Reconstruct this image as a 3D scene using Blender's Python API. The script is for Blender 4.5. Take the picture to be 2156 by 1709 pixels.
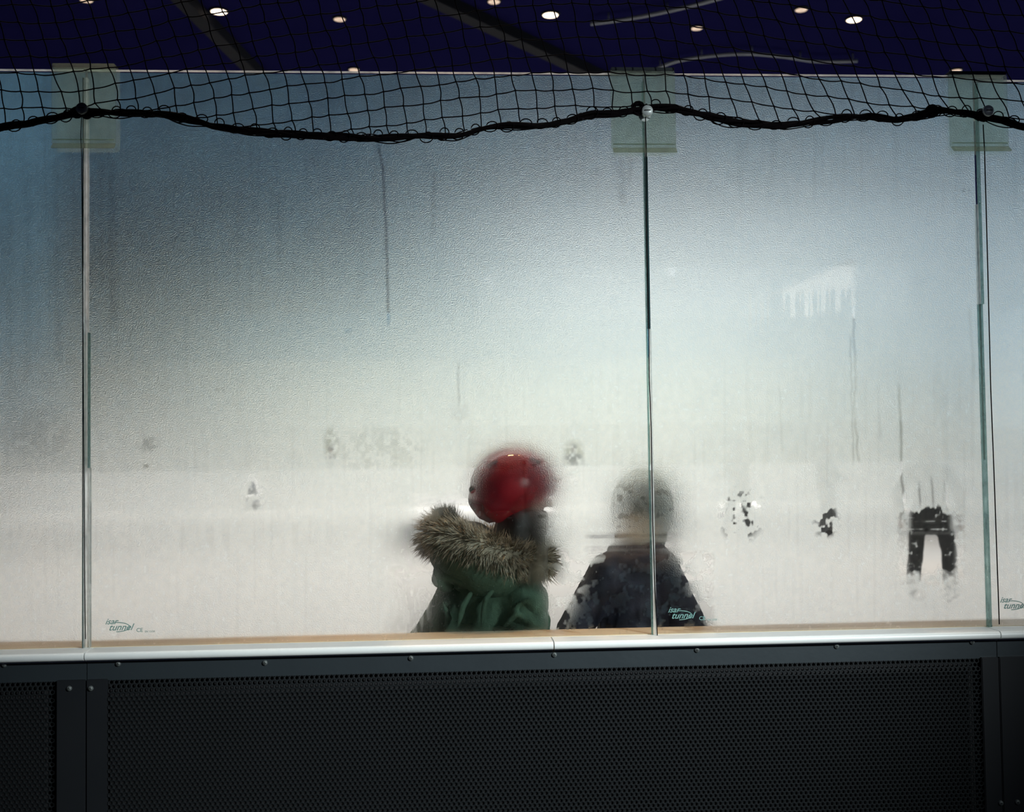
import bpy, bmesh, math, random
import numpy as np
from mathutils import Vector, Matrix

random.seed(7)
rng = np.random.default_rng(11)
S = bpy.context.scene
COL = S.collection
for o in list(bpy.data.objects):
    bpy.data.objects.remove(o)

# ------------------------------------------------------------------ camera
W, H, F = 2156.0, 1709.0, 2400.0
YAW, PITCH, ROLL = 0.06023646, 0.03813172, -0.01331546
CAM = np.array([0.93050791, -3.02278426, 1.57878853])
fw = np.array([math.sin(YAW) * math.cos(PITCH), math.cos(YAW) * math.cos(PITCH), math.sin(PITCH)])
r0 = np.array([math.cos(YAW), -math.sin(YAW), 0.0])
u0 = np.cross(r0, fw)
RT = math.cos(ROLL) * r0 + math.sin(ROLL) * u0
UP = -math.sin(ROLL) * r0 + math.cos(ROLL) * u0


def at(px, py, Y):
    """photo pixel -> the point of the vertical plane y=Y that stands there"""
    d = fw + RT * ((px - W / 2) / F) - UP * ((py - H / 2) / F)
    t = (Y - CAM[1]) / d[1]
    return Vector(CAM + d * t)


def at_z(px, py, z):
    d = fw + RT * ((px - W / 2) / F) - UP * ((py - H / 2) / F)
    t = (z - CAM[2]) / d[2]
    return Vector(CAM + d * t)


def pix(x, y, z):
    dx, dy, dz = x - CAM[0], y - CAM[1], z - CAM[2]
    q = dx * fw[0] + dy * fw[1] + dz * fw[2]
    a = dx * RT[0] + dy * RT[1] + dz * RT[2]
    b = dx * UP[0] + dy * UP[1] + dz * UP[2]
    return W / 2 + F * a / q, H / 2 - F * b / q


cam = bpy.data.cameras.new('camera')
cam.sensor_width = 36.0
cam.lens = 36.0 * F / W
cam.clip_start = 0.05
cam.clip_end = 300
cam.dof.use_dof = True
cam.dof.focus_distance = 3.05
cam.dof.aperture_fstop = 5.0
co = bpy.data.objects.new('camera', cam)
COL.objects.link(co)
M4 = Matrix.Identity(4)
for i in range(3):
    M4[i][0], M4[i][1], M4[i][2], M4[i][3] = RT[i], UP[i], -fw[i], CAM[i]
co.matrix_world = M4
S.camera = co

# ------------------------------------------------------------------ world, exposure
S.view_settings.view_transform = 'Standard'
S.view_settings.look = 'None'
S.view_settings.gamma = 1.0
S.view_settings.use_curve_mapping = False
S.view_settings.exposure = 0.0
S.cycles.max_bounces = 8
S.cycles.transparent_max_bounces = 24
S.cycles.sample_clamp_indirect = 3.0
wd = bpy.data.worlds.new('night')
S.world = wd
wd.use_nodes = True
wd.node_tree.nodes['Background'].inputs[0].default_value = (0.01, 0.015, 0.04, 1)
wd.node_tree.nodes['Background'].inputs[1].default_value = 0.4


def area(name, loc, target, sx, sy, power, col, spread=180):
    l = bpy.data.lights.new(name, 'AREA')
    l.shape = 'RECTANGLE'
    l.size, l.size_y = sx, sy
    l.energy = power
    l.color = col
    l.spread = math.radians(spread)
    o = bpy.data.objects.new(name, l)
    COL.objects.link(o)
    o.location = loc
    d = Vector(target) - Vector(loc)
    o.rotation_euler = d.to_track_quat('-Z', 'Y').to_euler()
    return o


CEIL = 7.5
# rink lighting hung under the ceiling
area('rink_light_near', (0.9, 3.2, 7.2), (0.9, 4.0, 0), 8.0, 2.4, 165, (1.0, 0.90, 0.83), 115)
area('rink_light_middle', (3.0, 12.0, 7.3), (3.0, 12.0, 0), 20.0, 3.0, 850, (1.0, 0.92, 0.86), 115)
area('rink_light_far', (2.0, 27.0, 7.3), (2.0, 28.0, 0), 26.0, 3.0, 1850, (1.0, 0.95, 0.91), 115)
area('far_wall_wash', (5.5, 38.0, 7.3), (5.5, 46.0, 3.2), 23.0, 2.0, 2900, (1.0, 0.99, 0.90), 130)  # added wash that brightens the far wall behind the fog
# added fill on the public side: unseen spot behind the camera, aimed at the rail
sp = bpy.data.lights.new('rail_fill_light', 'SPOT')
sp.energy = 1300
sp.color = (0.90, 0.98, 0.98)
sp.spot_size = math.radians(33)
sp.spot_blend = 1.0
sp.shadow_soft_size = 0.25
so = bpy.data.objects.new('rail_fill_light', sp)
COL.objects.link(so)
so.location = (3.9, -3.9, 3.2)
so.rotation_euler = (Vector((1.22, -0.05, 1.27)) - so.location).to_track_quat('-Z', 'Y').to_euler()
WARM = []
for (x, y, z) in ((0.25, 0.92, 4.6), (0.88, 0.92, 4.6), (1.08, 0.92, 4.6), (1.75, 0.92, 4.6)):
    l = bpy.data.lights.new('warm_spot', 'SPOT')
    l.energy = 95
    l.color = (1.0, 0.55, 0.22)
    l.spot_size = math.radians(24)
    l.spot_blend = 0.6
    l.shadow_soft_size = 0.13
    o = bpy.data.objects.new('warm_spot', l)
    COL.objects.link(o)
    o.location = (x, y, z)
    o.rotation_euler = (Vector((x, 0.10, 1.1)) - Vector((x, y, z))).to_track_quat('-Z', 'Y').to_euler()


# ------------------------------------------------------------------ materials
def mat(name, col, rough=0.5, metal=0.0, noise=None, spec=0.5, bump=None, coat=0.0, emis=None):
    """noise = (scale, amount, second colour); bump = (scale, strength)"""
    m = bpy.data.materials.new(name)
    m.use_nodes = True
    nt = m.node_tree
    b = nt.nodes['Principled BSDF']
    b.inputs['Base Color'].default_value = (*col, 1)
    b.inputs['Roughness'].default_value = rough
    b.inputs['Metallic'].default_value = metal
    b.inputs['Specular IOR Level'].default_value = spec
    b.inputs['Coat Weight'].default_value = coat
    tc = nt.nodes.new('ShaderNodeTexCoord')
    if noise:
        n = nt.nodes.new('ShaderNodeTexNoise')
        n.inputs['Scale'].default_value = noise[0]
        n.inputs['Detail'].default_value = 5
        nt.links.new(tc.outputs['Object'], n.inputs['Vector'])
        r = nt.nodes.new('ShaderNodeMapRange')
        r.inputs[1].default_value = 0.35
        r.inputs[2].default_value = 0.65
        r.inputs[3].default_value = 0
        r.inputs[4].default_value = noise[1]
        nt.links.new(n.outputs['Fac'], r.inputs[0])
        mx = nt.nodes.new('ShaderNodeMix')
        mx.data_type = 'RGBA'
        mx.inputs[6].default_value = (*col, 1)
        mx.inputs[7].default_value = (*noise[2], 1)
        nt.links.new(r.outputs[0], mx.inputs[0])
        nt.links.new(mx.outputs[2], b.inputs['Base Color'])
    if bump:
        n = nt.nodes.new('ShaderNodeTexNoise')
        n.inputs['Scale'].default_value = bump[0]
        n.inputs['Detail'].default_value = 4
        nt.links.new(tc.outputs['Object'], n.inputs['Vector'])
        bp = nt.nodes.new('ShaderNodeBump')
        bp.inputs['Strength'].default_value = bump[1]
        bp.inputs['Distance'].default_value = 0.01
        nt.links.new(n.outputs['Fac'], bp.inputs['Height'])
        nt.links.new(bp.outputs[0], b.inputs['Normal'])
    if emis:
        b.inputs['Emission Color'].default_value = (*emis[0], 1)
        b.inputs['Emission Strength'].default_value = emis[1]
    return m


MT = {}
MT['ice'] = mat('ice', (0.80, 0.765, 0.73), 0.35, noise=(0.35, 0.6, (0.72, 0.74, 0.75)), bump=(4, 0.05))
MT['boards'] = mat('rink_board_white', (0.80, 0.80, 0.80), 0.4, noise=(1.5, 0.3, (0.66, 0.68, 0.70)))
MT['farwall'] = mat('far_wall', (0.62, 0.63, 0.58), 0.8, noise=(0.4, 0.5, (0.52, 0.54, 0.51)))
MT['blue_tint_band'] = mat('upper_wall_tint', (0.05, 0.19, 0.32), 0.8, noise=(0.8, 0.5, (0.035, 0.15, 0.27)))  # colour of an added band that tints the upper fog
MT['dado'] = mat('olive_grey_dado', (0.30, 0.30, 0.24), 0.8, noise=(0.9, 0.7, (0.22, 0.22, 0.17)))
MT['ceiling'] = mat('navy_ceiling', (0.006, 0.006, 0.036), 0.75, noise=(0.5, 0.5, (0.004, 0.004, 0.027)), spec=0.0)
MT['beam'] = mat('olive_beam', (0.0042, 0.0048, 0.0075), 0.7, noise=(3, 0.4, (0.0035, 0.004, 0.0065)), spec=0.05)
MT['duct'] = mat('pale_duct', (0.11, 0.13, 0.155), 0.5, noise=(3, 0.4, (0.08, 0.095, 0.115)))
MT['concrete'] = mat('dark_concrete', (0.05, 0.05, 0.055), 0.8, noise=(2, 0.6, (0.03, 0.03, 0.035)))
MT['rail'] = mat('pale_rail', (0.90, 0.93, 0.92), 0.36, 0.0, noise=(9, 0.3, (0.78, 0.83, 0.83)), bump=(60, 0.03))
MT['sill'] = mat('cream_plastic_sill', (0.86, 0.74, 0.56), 0.32, noise=(14, 0.45, (0.60, 0.50, 0.38)))
MT['sheet'] = mat('grey_painted_sheet', (0.038, 0.050, 0.058), 0.42, 0.3, noise=(7, 0.4, (0.032, 0.041, 0.048)), bump=(40, 0.04))
MT['frame'] = mat('dark_side_frame', (0.014, 0.016, 0.019), 0.5, 0.0, noise=(7, 0.4, (0.010, 0.012, 0.015)), spec=0.3)
MT['perf'] = mat('perforated_steel', (0.012, 0.014, 0.016), 0.6, 0.0, noise=(5, 0.4, (0.009, 0.011, 0.012)), spec=0.08)
MT['back'] = mat('black_backing', (0.006, 0.006, 0.008), 0.8, noise=(5, 0.4, (0.004, 0.004, 0.005)))
MT['bolt'] = mat('dull_bolt', (0.14, 0.16, 0.16), 0.5, 0.2, noise=(80, 0.5, (0.05, 0.05, 0.05)))
MT['bolt_silver'] = mat('silver_bolt', (0.75, 0.82, 0.82), 0.35, 0.2, noise=(90, 0.6, (0.40, 0.45, 0.45)))
MT['net'] = mat('black_netting', (0.0035, 0.002, 0.004), 0.85, noise=(200, 0.5, (0.005, 0.003, 0.005)), spec=0.1)
MT['cord'] = mat('black_cord', (0.003, 0.002, 0.003), 0.85, noise=(300, 0.6, (0.006, 0.004, 0.005)), spec=0.1)
MT['logo'] = mat('etched_teal_print', (0.16, 0.32, 0.30), 0.6, noise=(60, 0.4, (0.11, 0.25, 0.23)))

MT['edge_dark'] = mat('dark_glass_edge', (0.02, 0.055, 0.06), 0.15, 0.0, noise=(30, 0.4, (0.012, 0.035, 0.04)), coat=0.6)  # dark reflection painted into the edge colour

MT['helmet'] = mat('red_helmet_shell', (0.30, 0.010, 0.016), 0.6, noise=(6, 0.3, (0.24, 0.008, 0.013)), spec=0.12, coat=0.7)
MT['black'] = mat('black_rubber', (0.012, 0.012, 0.013), 0.6, noise=(20, 0.4, (0.02, 0.02, 0.02)))
MT['green'] = mat('green_cotton', (0.042, 0.088, 0.056), 0.85, noise=(14, 0.6, (0.026, 0.058, 0.036)), bump=(120, 0.25))
MT['fur'] = mat('faux_fur', (0.10, 0.075, 0.040), 0.9, noise=(34, 1.0, (0.58, 0.53, 0.42)))
MT['fur_dark'] = mat('dark_lining', (0.010, 0.014, 0.013), 0.9, noise=(30, 0.6, (0.018, 0.022, 0.020)))
MT['hair'] = mat('dark_hair', (0.018, 0.014, 0.012), 0.5, noise=(60, 0.6, (0.03, 0.022, 0.018)))
MT['skin'] = mat('skin', (0.50, 0.30, 0.22), 0.5, noise=(10, 0.3, (0.46, 0.26, 0.19)))
MT['navy'] = mat('navy_padded_cloth', (0.008, 0.010, 0.024), 0.7, noise=(12, 0.7, (0.016, 0.018, 0.034)), bump=(50, 0.3))
MT['greyhood'] = mat('grey_knit_hood', (0.32, 0.33, 0.30), 0.85, noise=(25, 0.6, (0.22, 0.23, 0.21)), bump=(60, 0.3))
MT['blackcloth'] = mat('black_cloth', (0.008, 0.009, 0.011), 0.8, noise=(12, 0.6, (0.014, 0.015, 0.018)), bump=(50, 0.3))
MT['greycloth'] = mat('grey_cloth', (0.10, 0.11, 0.13), 0.8, noise=(12, 0.6, (0.07, 0.08, 0.09)))
MT['bluecloth'] = mat('blue_cloth', (0.06, 0.08, 0.16), 0.8, noise=(12, 0.6, (0.04, 0.06, 0.12)))
MT['olivecloth'] = mat('olive_cloth', (0.16, 0.16, 0.10), 0.8, noise=(12, 0.6, (0.12, 0.12, 0.07)))
MT['steel'] = mat('steel_blade', (0.6, 0.62, 0.64), 0.3, 0.9, noise=(30, 0.3, (0.5, 0.5, 0.52)))
MT['cone'] = mat('blue_grey_cone', (0.03, 0.04, 0.07), 0.6, noise=(10, 0.3, (0.025, 0.03, 0.055)))
MT['white'] = mat('white_band', (0.7, 0.7, 0.7), 0.6, noise=(10, 0.3, (0.6, 0.6, 0.6)))
MT['lamp_glow'] = mat('warm_lamp_lens', (0.9, 0.8, 0.7), 0.4, noise=(3, 0.2, (0.9, 0.75, 0.6)), emis=((1.0, 0.80, 0.60), 3.2))
MT['lamp_dim'] = mat('dim_lamp_lens', (0.6, 0.5, 0.4), 0.4, noise=(3, 0.2, (0.5, 0.4, 0.35)), emis=((1.0, 0.72, 0.52), 0.50))
MT['flood'] = mat('floodlight_diffuser', (0.6, 0.6, 0.6), 0.5, noise=(1, 0.2, (0.55, 0.55, 0.55)), emis=((0.93, 0.97, 1.0), 1.35))
MT['daylight'] = mat('daylight_pane', (0.5, 0.55, 0.6), 0.4, noise=(1, 0.2, (0.45, 0.5, 0.55)), emis=((0.80, 0.92, 1.0), 2.3))


def clear_mat(name, tint, gloss=0.05, rough=0.03, milk=0.0, milk_col=(0.6, 0.7, 0.65)):
    m = bpy.data.materials.new(name)
    m.use_nodes = True
    nt = m.node_tree
    nt.nodes.clear()
    out = nt.nodes.new('ShaderNodeOutputMaterial')
    tr = nt.nodes.new('ShaderNodeBsdfTransparent')
    tr.inputs[0].default_value = (*tint, 1)
    gl = nt.nodes.new('ShaderNodeBsdfGlossy')
    gl.inputs['Roughness'].default_value = rough
    gl.inputs[0].default_value = (1, 1, 1, 1)
    mx = nt.nodes.new('ShaderNodeMixShader')
    mx.inputs[0].default_value = gloss
    nt.links.new(tr.outputs[0], mx.inputs[1])
    nt.links.new(gl.outputs[0], mx.inputs[2])
    last = mx
    if milk:
        tl = nt.nodes.new('ShaderNodeBsdfTranslucent')
        tl.inputs[0].default_value = (*milk_col, 1)
        n = nt.nodes.new('ShaderNodeTexNoise')
        n.inputs['Scale'].default_value = 25
        tc = nt.nodes.new('ShaderNodeTexCoord')
        nt.links.new(tc.outputs['Object'], n.inputs['Vector'])
        r = nt.nodes.new('ShaderNodeMapRange')
        r.inputs[1].default_value = 0.3
        r.inputs[2].default_value = 0.7
        r.inputs[3].default_value = milk * 0.6
        r.inputs[4].default_value = milk * 1.4
        nt.links.new(n.outputs['Fac'], r.inputs[0])
        m2 = nt.nodes.new('ShaderNodeMixShader')
        nt.links.new(r.outputs[0], m2.inputs[0])
        nt.links.new(mx.outputs[0], m2.inputs[1])
        nt.links.new(tl.outputs[0], m2.inputs[2])
        last = m2
    nt.links.new(last.outputs[0], out.inputs[0])
    return m


MT['glass'] = clear_mat('clear_safety_glass', (0.985, 1.0, 0.995), 0.0)
MT['acrylic'] = clear_mat('clamp_acrylic', (0.92, 0.955, 0.94), 0.01, milk=0.14, milk_col=(0.46, 0.52, 0.48))
MT['edge_pale'] = clear_mat('pale_glass_edge', (0.96, 1.0, 1.0), 0.0, milk=0.50, milk_col=(1.0, 1.0, 1.0))  # rink light carried by the edge is put into its pale colour
MT['edge_teal'] = clear_mat('teal_glass_edge', (0.60, 0.72, 0.71), 0.0, milk=0.30, milk_col=(0.34, 0.45, 0.44))
MT['acrylic2'] = clear_mat('clamp_acrylic_lip', (0.74, 0.78, 0.70), 0.02, milk=0.2, milk_col=(0.50, 0.50, 0.42))

# condensation: how much of it covers the pane is stored per vertex ('fog'), a second share holds frosting and a painted blue glow
FOG_ROUGH, FOG_IOR = 0.60, 1.28


def fog_material():
    m = bpy.data.materials.new('condensation')
    m.use_nodes = True
    nt = m.node_tree
    nt.nodes.clear()
    N, L = nt.nodes.new, nt.links.new
    out = N('ShaderNodeOutputMaterial')
    a1 = N('ShaderNodeAttribute'); a1.attribute_name = 'fog'
    a2 = N('ShaderNodeAttribute'); a2.attribute_name = 'frost_glow'
    tc = N('ShaderNodeTexCoord')
    n1 = N('ShaderNodeTexNoise'); n1.inputs['Scale'].default_value = 300; n1.inputs['Detail'].default_value = 3
    L(tc.outputs['Object'], n1.inputs['Vector'])
    n2 = N('ShaderNodeTexVoronoi'); n2.inputs['Scale'].default_value = 210
    L(tc.outputs['Object'], n2.inputs['Vector'])
    bp = N('ShaderNodeBump'); bp.inputs['Strength'].default_value = 1.0; bp.inputs['Distance'].default_value = 0.0022
    L(n1.outputs['Fac'], bp.inputs['Height'])
    tr = N('ShaderNodeBsdfTransparent'); tr.inputs[0].default_value = (0.735, 0.74, 0.735, 1)
    rf = N('ShaderNodeBsdfRefraction')
    rf.distribution = 'BECKMANN'
    rf.inputs['Color'].default_value = (0.985, 1.0, 0.985, 1)
    rf.inputs['Roughness'].default_value = FOG_ROUGH
    rf.inputs['IOR'].default_value = FOG_IOR
    L(bp.outputs[0], rf.inputs['Normal'])
    tl = N('ShaderNodeBsdfTranslucent'); tl.inputs[0].default_value = (0.30, 0.68, 1.0, 1)  # blue tint paints the cold glow of the hall into the frosting
    # droplets: small beads that modulate the milky part
    mr = N('ShaderNodeMapRange'); mr.inputs[1].default_value = 0.35; mr.inputs[2].default_value = 0.7
    mr.inputs[3].default_value = 0.75; mr.inputs[4].default_value = 1.35
    L(n1.outputs['Fac'], mr.inputs[0])
    mu = N('ShaderNodeMath'); mu.operation = 'MULTIPLY'; mu.use_clamp = True
    L(a2.outputs['Fac'], mu.inputs[0]); L(mr.outputs[0], mu.inputs[1])
    mx1 = N('ShaderNodeMixShader')
    L(mu.outputs[0], mx1.inputs[0]); L(rf.outputs[0], mx1.inputs[1]); L(tl.outputs[0], mx1.inputs[2])
    mx2 = N('ShaderNodeMixShader')
    L(a1.outputs['Fac'], mx2.inputs[0]); L(tr.outputs[0], mx2.inputs[1]); L(mx1.outputs[0], mx2.inputs[2])
    L(mx2.outputs[0], out.inputs[0])
    return m


MT['fog'] = fog_material()


# ------------------------------------------------------------------ object helpers
def tag(o, label=None, cat=None, group=None, kind=None):
    if label: o['label'] = label
    if cat: o['category'] = cat
    if group: o['group'] = group
    if kind: o['kind'] = kind
    return o


def empty(name, loc, label=None, cat=None, group=None):
    o = bpy.data.objects.new(name, None)
    o.empty_display_size = 0.1
    COL.objects.link(o)
    o.location = loc
    return tag(o, label, cat, group)


def link_mesh(name, me, m, parent=None, smooth=False):
    o = bpy.data.objects.new(name, me)
    COL.objects.link(o)
    if m: me.materials.append(m)
    if parent is not None:
        # geometry is authored in world space; shift it into the parent's frame
        w = parent_world(parent)
        me.transform(Matrix.Translation(-w))
        o.parent = parent
    if smooth:
        me.polygons.foreach_set('use_smooth', [True] * len(me.polygons))
    return o


def parent_world(p):
    v = Vector((0, 0, 0))
    while p is not None:
        v += p.location
        p = p.parent
    return v


def link_bm(name, bm, m, parent=None, smooth=False):
    me = bpy.data.meshes.new(name)
    bm.to_mesh(me)
    bm.free()
    return link_mesh(name, me, m, parent, smooth)


def root_mesh(name, bm, m, origin, smooth=False):
    """top-level mesh whose origin is at `origin`"""
    me = bpy.data.meshes.new(name)
    bm.to_mesh(me)
    bm.free()
    me.transform(Matrix.Translation(-Vector(origin)))
    o = bpy.data.objects.new(name, me)
    COL.objects.link(o)
    o.location = origin
    me.materials.append(m)
    if smooth:
        me.polygons.foreach_set('use_smooth', [True] * len(me.polygons))
    return o


def add_box(bm, x0, x1, y0, y1, z0, z1, bevel=0.0):
    vs = [bm.verts.new((x, y, z)) for x in (x0, x1) for y in (y0, y1) for z in (z0, z1)]
    f = [(0, 1, 3, 2), (4, 6, 7, 5), (0, 4, 5, 1), (2, 3, 7, 6), (0, 2, 6, 4), (1, 5, 7, 3)]
    fs = [bm.faces.new([vs[i] for i in q]) for q in f]
    if bevel:
        es = list({e for g in fs for e in g.edges})
        bmesh.ops.bevel(bm, geom=es, offset=bevel, segments=2, affect='EDGES')
    return bm


def add_tube(bm, pts, r, n=6, cap=True):
    """tube along pts; r a number or a list"""
    rings = []
    P = [Vector(p) for p in pts]
    rr = r if isinstance(r, (list, tuple)) else [r] * len(P)
    for i, p in enumerate(P):
        t = (P[min(i + 1, len(P) - 1)] - P[max(i - 1, 0)]).normalized()
        a = Vector((0, 1, 0)) if abs(t.y) < 0.9 else Vector((1, 0, 0))
        u = t.cross(a).normalized()
        v = t.cross(u).normalized()
        rings.append([bm.verts.new(p + (u * math.cos(2 * math.pi * k / n) + v * math.sin(2 * math.pi * k / n)) * rr[i]) for k in range(n)])
    for a, b in zip(rings[:-1], rings[1:]):
        for k in range(n):
            bm.faces.new((a[k], a[(k + 1) % n], b[(k + 1) % n], b[k]))
    if cap:
        bm.faces.new(rings[0][::-1])
        bm.faces.new(rings[-1])
    return bm


def add_disc(bm, c, r, axis='y', thick=0.004, n=20, dome=0.0):
    """short cylinder, optionally with a domed front, axis y (facing -y) or z (facing -z)"""
    prof = [(0.0, 0.0), (r, 0.0), (r, thick)]
    steps = 5
    for k in range(1, steps + 1):
        a = k / steps * math.pi / 2
        prof.append((r * math.cos(a), thick + dome * math.sin(a)))
    rings = []
    for (q, h) in prof:
        ring = []
        for k in range(n):
            a = 2 * math.pi * k / n
            if q < 1e-6:
                ring = None
                break
            if axis == 'y':
                ring.append(bm.verts.new((c[0] + q * math.cos(a), c[1] - h, c[2] + q * math.sin(a))))
            else:
                ring.append(bm.verts.new((c[0] + q * math.cos(a), c[1] + q * math.sin(a), c[2] - h)))
        rings.append((ring, h))
    def pole(h):
        return bm.verts.new((c[0], c[1] - h, c[2])) if axis == 'y' else bm.verts.new((c[0], c[1], c[2] - h))
    for (a, ha), (b, hb) in zip(rings[:-1], rings[1:]):
        if a is None and b is None: continue
        if a is None:
            p = pole(ha)
            for k in range(n): bm.faces.new((p, b[k], b[(k + 1) % n]))
        elif b is None:
            p = pole(hb)
            for k in range(n): bm.faces.new((p, a[(k + 1) % n], a[k]))
        else:
            for k in range(n): bm.faces.new((a[k], a[(k + 1) % n], b[(k + 1) % n], b[k]))
    return bm


def add_profile(bm, prof, x0, x1, cap=True):
    """extrude the closed (y,z) outline along x"""
    a = [bm.verts.new((x0, y, z)) for y, z in prof]
    b = [bm.verts.new((x1, y, z)) for y, z in prof]
    n = len(prof)
    for k in range(n):
        bm.faces.new((a[k], a[(k + 1) % n], b[(k + 1) % n], b[k]))
    if cap:
        bm.faces.new(a[::-1])
        bm.faces.new(b)
    return bm


def add_ball(bm, c, r, sub=2, scale=(1, 1, 1), rot=None):
    m = Matrix.Translation(Vector(c)) @ (rot.to_4x4() if rot else Matrix.Identity(4)) @ Matrix.Diagonal((r * scale[0], r * scale[1], r * scale[2], 1))
    bmesh.ops.create_icosphere(bm, subdivisions=sub, radius=1.0, matrix=m)
    return bm


def add_capsule(bm, a, b, ra, rb, flat=1.0):
    """tapered limb: hull of two balls"""
    t = bmesh.new()
    for c, r in ((a, ra), (b, rb)):
        bmesh.ops.create_icosphere(t, subdivisions=2, radius=1.0, matrix=Matrix.Translation(Vector(c)) @ Matrix.Diagonal((r, r * flat, r, 1)))
    res = bmesh.ops.convex_hull(t, input=t.verts)
    dead = [g for g in res['geom_interior'] if isinstance(g, bmesh.types.BMVert)]
    bmesh.ops.delete(t, geom=dead, context='VERTS')
    me = bpy.data.meshes.new('tmp')
    t.to_mesh(me)
    t.free()
    bm.from_mesh(me)
    bpy.data.meshes.remove(me)
    return bm


_tex = {}


def clouds(size):
    if size not in _tex:
        t = bpy.data.textures.new('folds', 'CLOUDS')
        t.noise_scale = size
        t.noise_depth = 2
        _tex[size] = t
    return _tex[size]


def organic(name, bm, m, parent, voxel=0.012, smooth=6, folds=None):
    """join overlapping volumes into one continuous skin"""
    o = link_bm(name, bm, m, parent, True)
    r = o.modifiers.new('skin', 'REMESH')
    r.mode = 'VOXEL'
    r.voxel_size = voxel
    r.use_smooth_shade = True
    s = o.modifiers.new('relax', 'SMOOTH')
    s.iterations = smooth
    s.factor = 0.5
    if folds:
        for (size, amt) in folds:
            d = o.modifiers.new('folds', 'DISPLACE')
            d.texture = clouds(size)
            d.strength = amt
            d.mid_level = 0.5
            d.texture_coords = 'LOCAL'
    return o


# ------------------------------------------------------------------ the hall
FARW, LEFTW, RIGHTW = 46.0, -26.0, 24.0
bm = bmesh.new(); add_box(bm, LEFTW, RIGHTW, 0.15, 30.0, -0.12, 0.0)
o = link_bm('floor', bm, MT['ice']); tag(o, kind='structure')
bm = bmesh.new(); add_box(bm, LEFTW, RIGHTW, 30.0, FARW, -0.12, 0.0); add_box(bm, LEFTW, RIGHTW, -6.0, 0.15, -0.12, 0.0)
o = link_bm('floor', bm, MT['concrete']); tag(o, kind='structure')
bm = bmesh.new(); add_box(bm, LEFTW, RIGHTW, -6.0, FARW, CEIL, CEIL + 0.2)
o = link_bm('ceiling', bm, MT['ceiling']); tag(o, kind='structure')
bm = bmesh.new(); add_box(bm, LEFTW, RIGHTW, FARW, FARW + 0.2, 0, CEIL)
o = link_bm('wall_far', bm, MT['farwall']); tag(o, kind='structure')
bm = bmesh.new(); add_box(bm, LEFTW, RIGHTW, FARW - 0.12, FARW - 0.001, 5.5, CEIL - 0.001)  # blue band added to dim and tint the glow in the upper fog
o = link_bm('tint_band_1', bm, MT['blue_tint_band']); tag(o, kind='structure')
bm = bmesh.new(); add_box(bm, LEFTW, RIGHTW, FARW - 0.15, FARW - 0.001, 0.0, 2.6)
o = link_bm('trim_2', bm, MT['dado']); tag(o, kind='structure')
bm = bmesh.new(); add_box(bm, LEFTW - 0.2, LEFTW, -6, FARW, 0, CEIL)
o = link_bm('wall_left', bm, MT['farwall']); tag(o, kind='structure')
bm = bmesh.new()
add_box(bm, RIGHTW, RIGHTW + 0.2, -6, FARW, 0, 2.2)
add_box(bm, RIGHTW, RIGHTW + 0.2, -6, 8, 2.2, CEIL)
add_box(bm, RIGHTW, RIGHTW + 0.2, 44, FARW, 2.2, CEIL)
add_box(bm, RIGHTW, RIGHTW + 0.2, 8, 44, 7.0, CEIL)
o = link_bm('wall_right', bm, MT['farwall']); tag(o, kind='structure')
bm = bmesh.new()
for k in range(7):
    y = 8 + 36 * k / 6
    add_box(bm, RIGHTW - 0.05, RIGHTW + 0.12, y - 0.08, y + 0.08, 2.2, 7.0)
add_box(bm, RIGHTW - 0.05, RIGHTW + 0.12, 8, 44, 4.5, 4.62)
win = link_bm('window_1', bm, MT['duct']); tag(win, kind='structure')
bm = bmesh.new(); add_box(bm, RIGHTW + 0.13, RIGHTW + 0.16, 8, 44, 2.2, 7.0)
link_bm('pane', bm, MT['daylight'], win)

bm = bmesh.new(); add_box(bm, 1.9, 15.6, 31.75, 32.0, 5.5, 7.2, 0.02)
o = root_mesh('floodlight_housing', bm, MT['duct'], (7.5, 31.9, CEIL))
for x_ in (3, 7, 11, 15):
    add_ = bmesh.new(); add_tube(add_, [(x_, 31.9, 7.2), (x_, 31.9, CEIL - 0.002)], 0.03, 8)
    link_bm('hanger', add_, MT['duct'], o)
bm = bmesh.new(); add_box(bm, 2.0, 15.5, 31.70, 31.749, 5.55, 7.15)
link_bm('diffuser', bm, MT['flood'], o)
tag(o, 'long floodlight bank hung from the ceiling at the far right, glowing through the fog', 'floodlight')
# far side of the rink: white boards with a yellowish kick strip
bm = bmesh.new(); add_box(bm, LEFTW + 0.1, RIGHTW - 0.1, 30.0, 30.12, 0.0, 1.08, 0.01)
o = root_mesh('rink_boards', bm, MT['boards'], (0, 30, 0))
tag(o, 'long white boards along the far side of the ice rink', 'rink boards')

# ceiling beams seen past the glass top
def beam(p0, p1, w, label):
    a, b = at_z(*p0, CEIL - 0.16), at_z(*p1, CEIL - 0.16)
    d = (b - a).normalized()
    b2 = b + d * 2.0
    a2 = a - d * 3.0
    s = Vector((-d.y, d.x, 0)) * (w / 2)
    bm = bmesh.new()
    lo = [bm.verts.new(v) for v in (a2 + s, a2 - s, b2 - s, b2 + s)]
    hi = [bm.verts.new(Vector((v.co.x, v.co.y, CEIL - 0.002))) for v in lo]
    bm.faces.new(lo); bm.faces.new(hi[::-1])
    for k in range(4): bm.faces.new((lo[k], hi[k], hi[(k + 1) % 4], lo[(k + 1) % 4]))
    o = root_mesh('ceiling_beam', bm, MT['beam'], (a.x, a.y, CEIL))
    tag(o, label, 'beam')
beam((375, 0), (515, 140), 0.20, 'dull beam crossing the navy ceiling near the left brightest downlight')
beam((895, 0), (1215, 150), 0.20, 'dull beam crossing the navy ceiling towards the middle glass joint')

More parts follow.
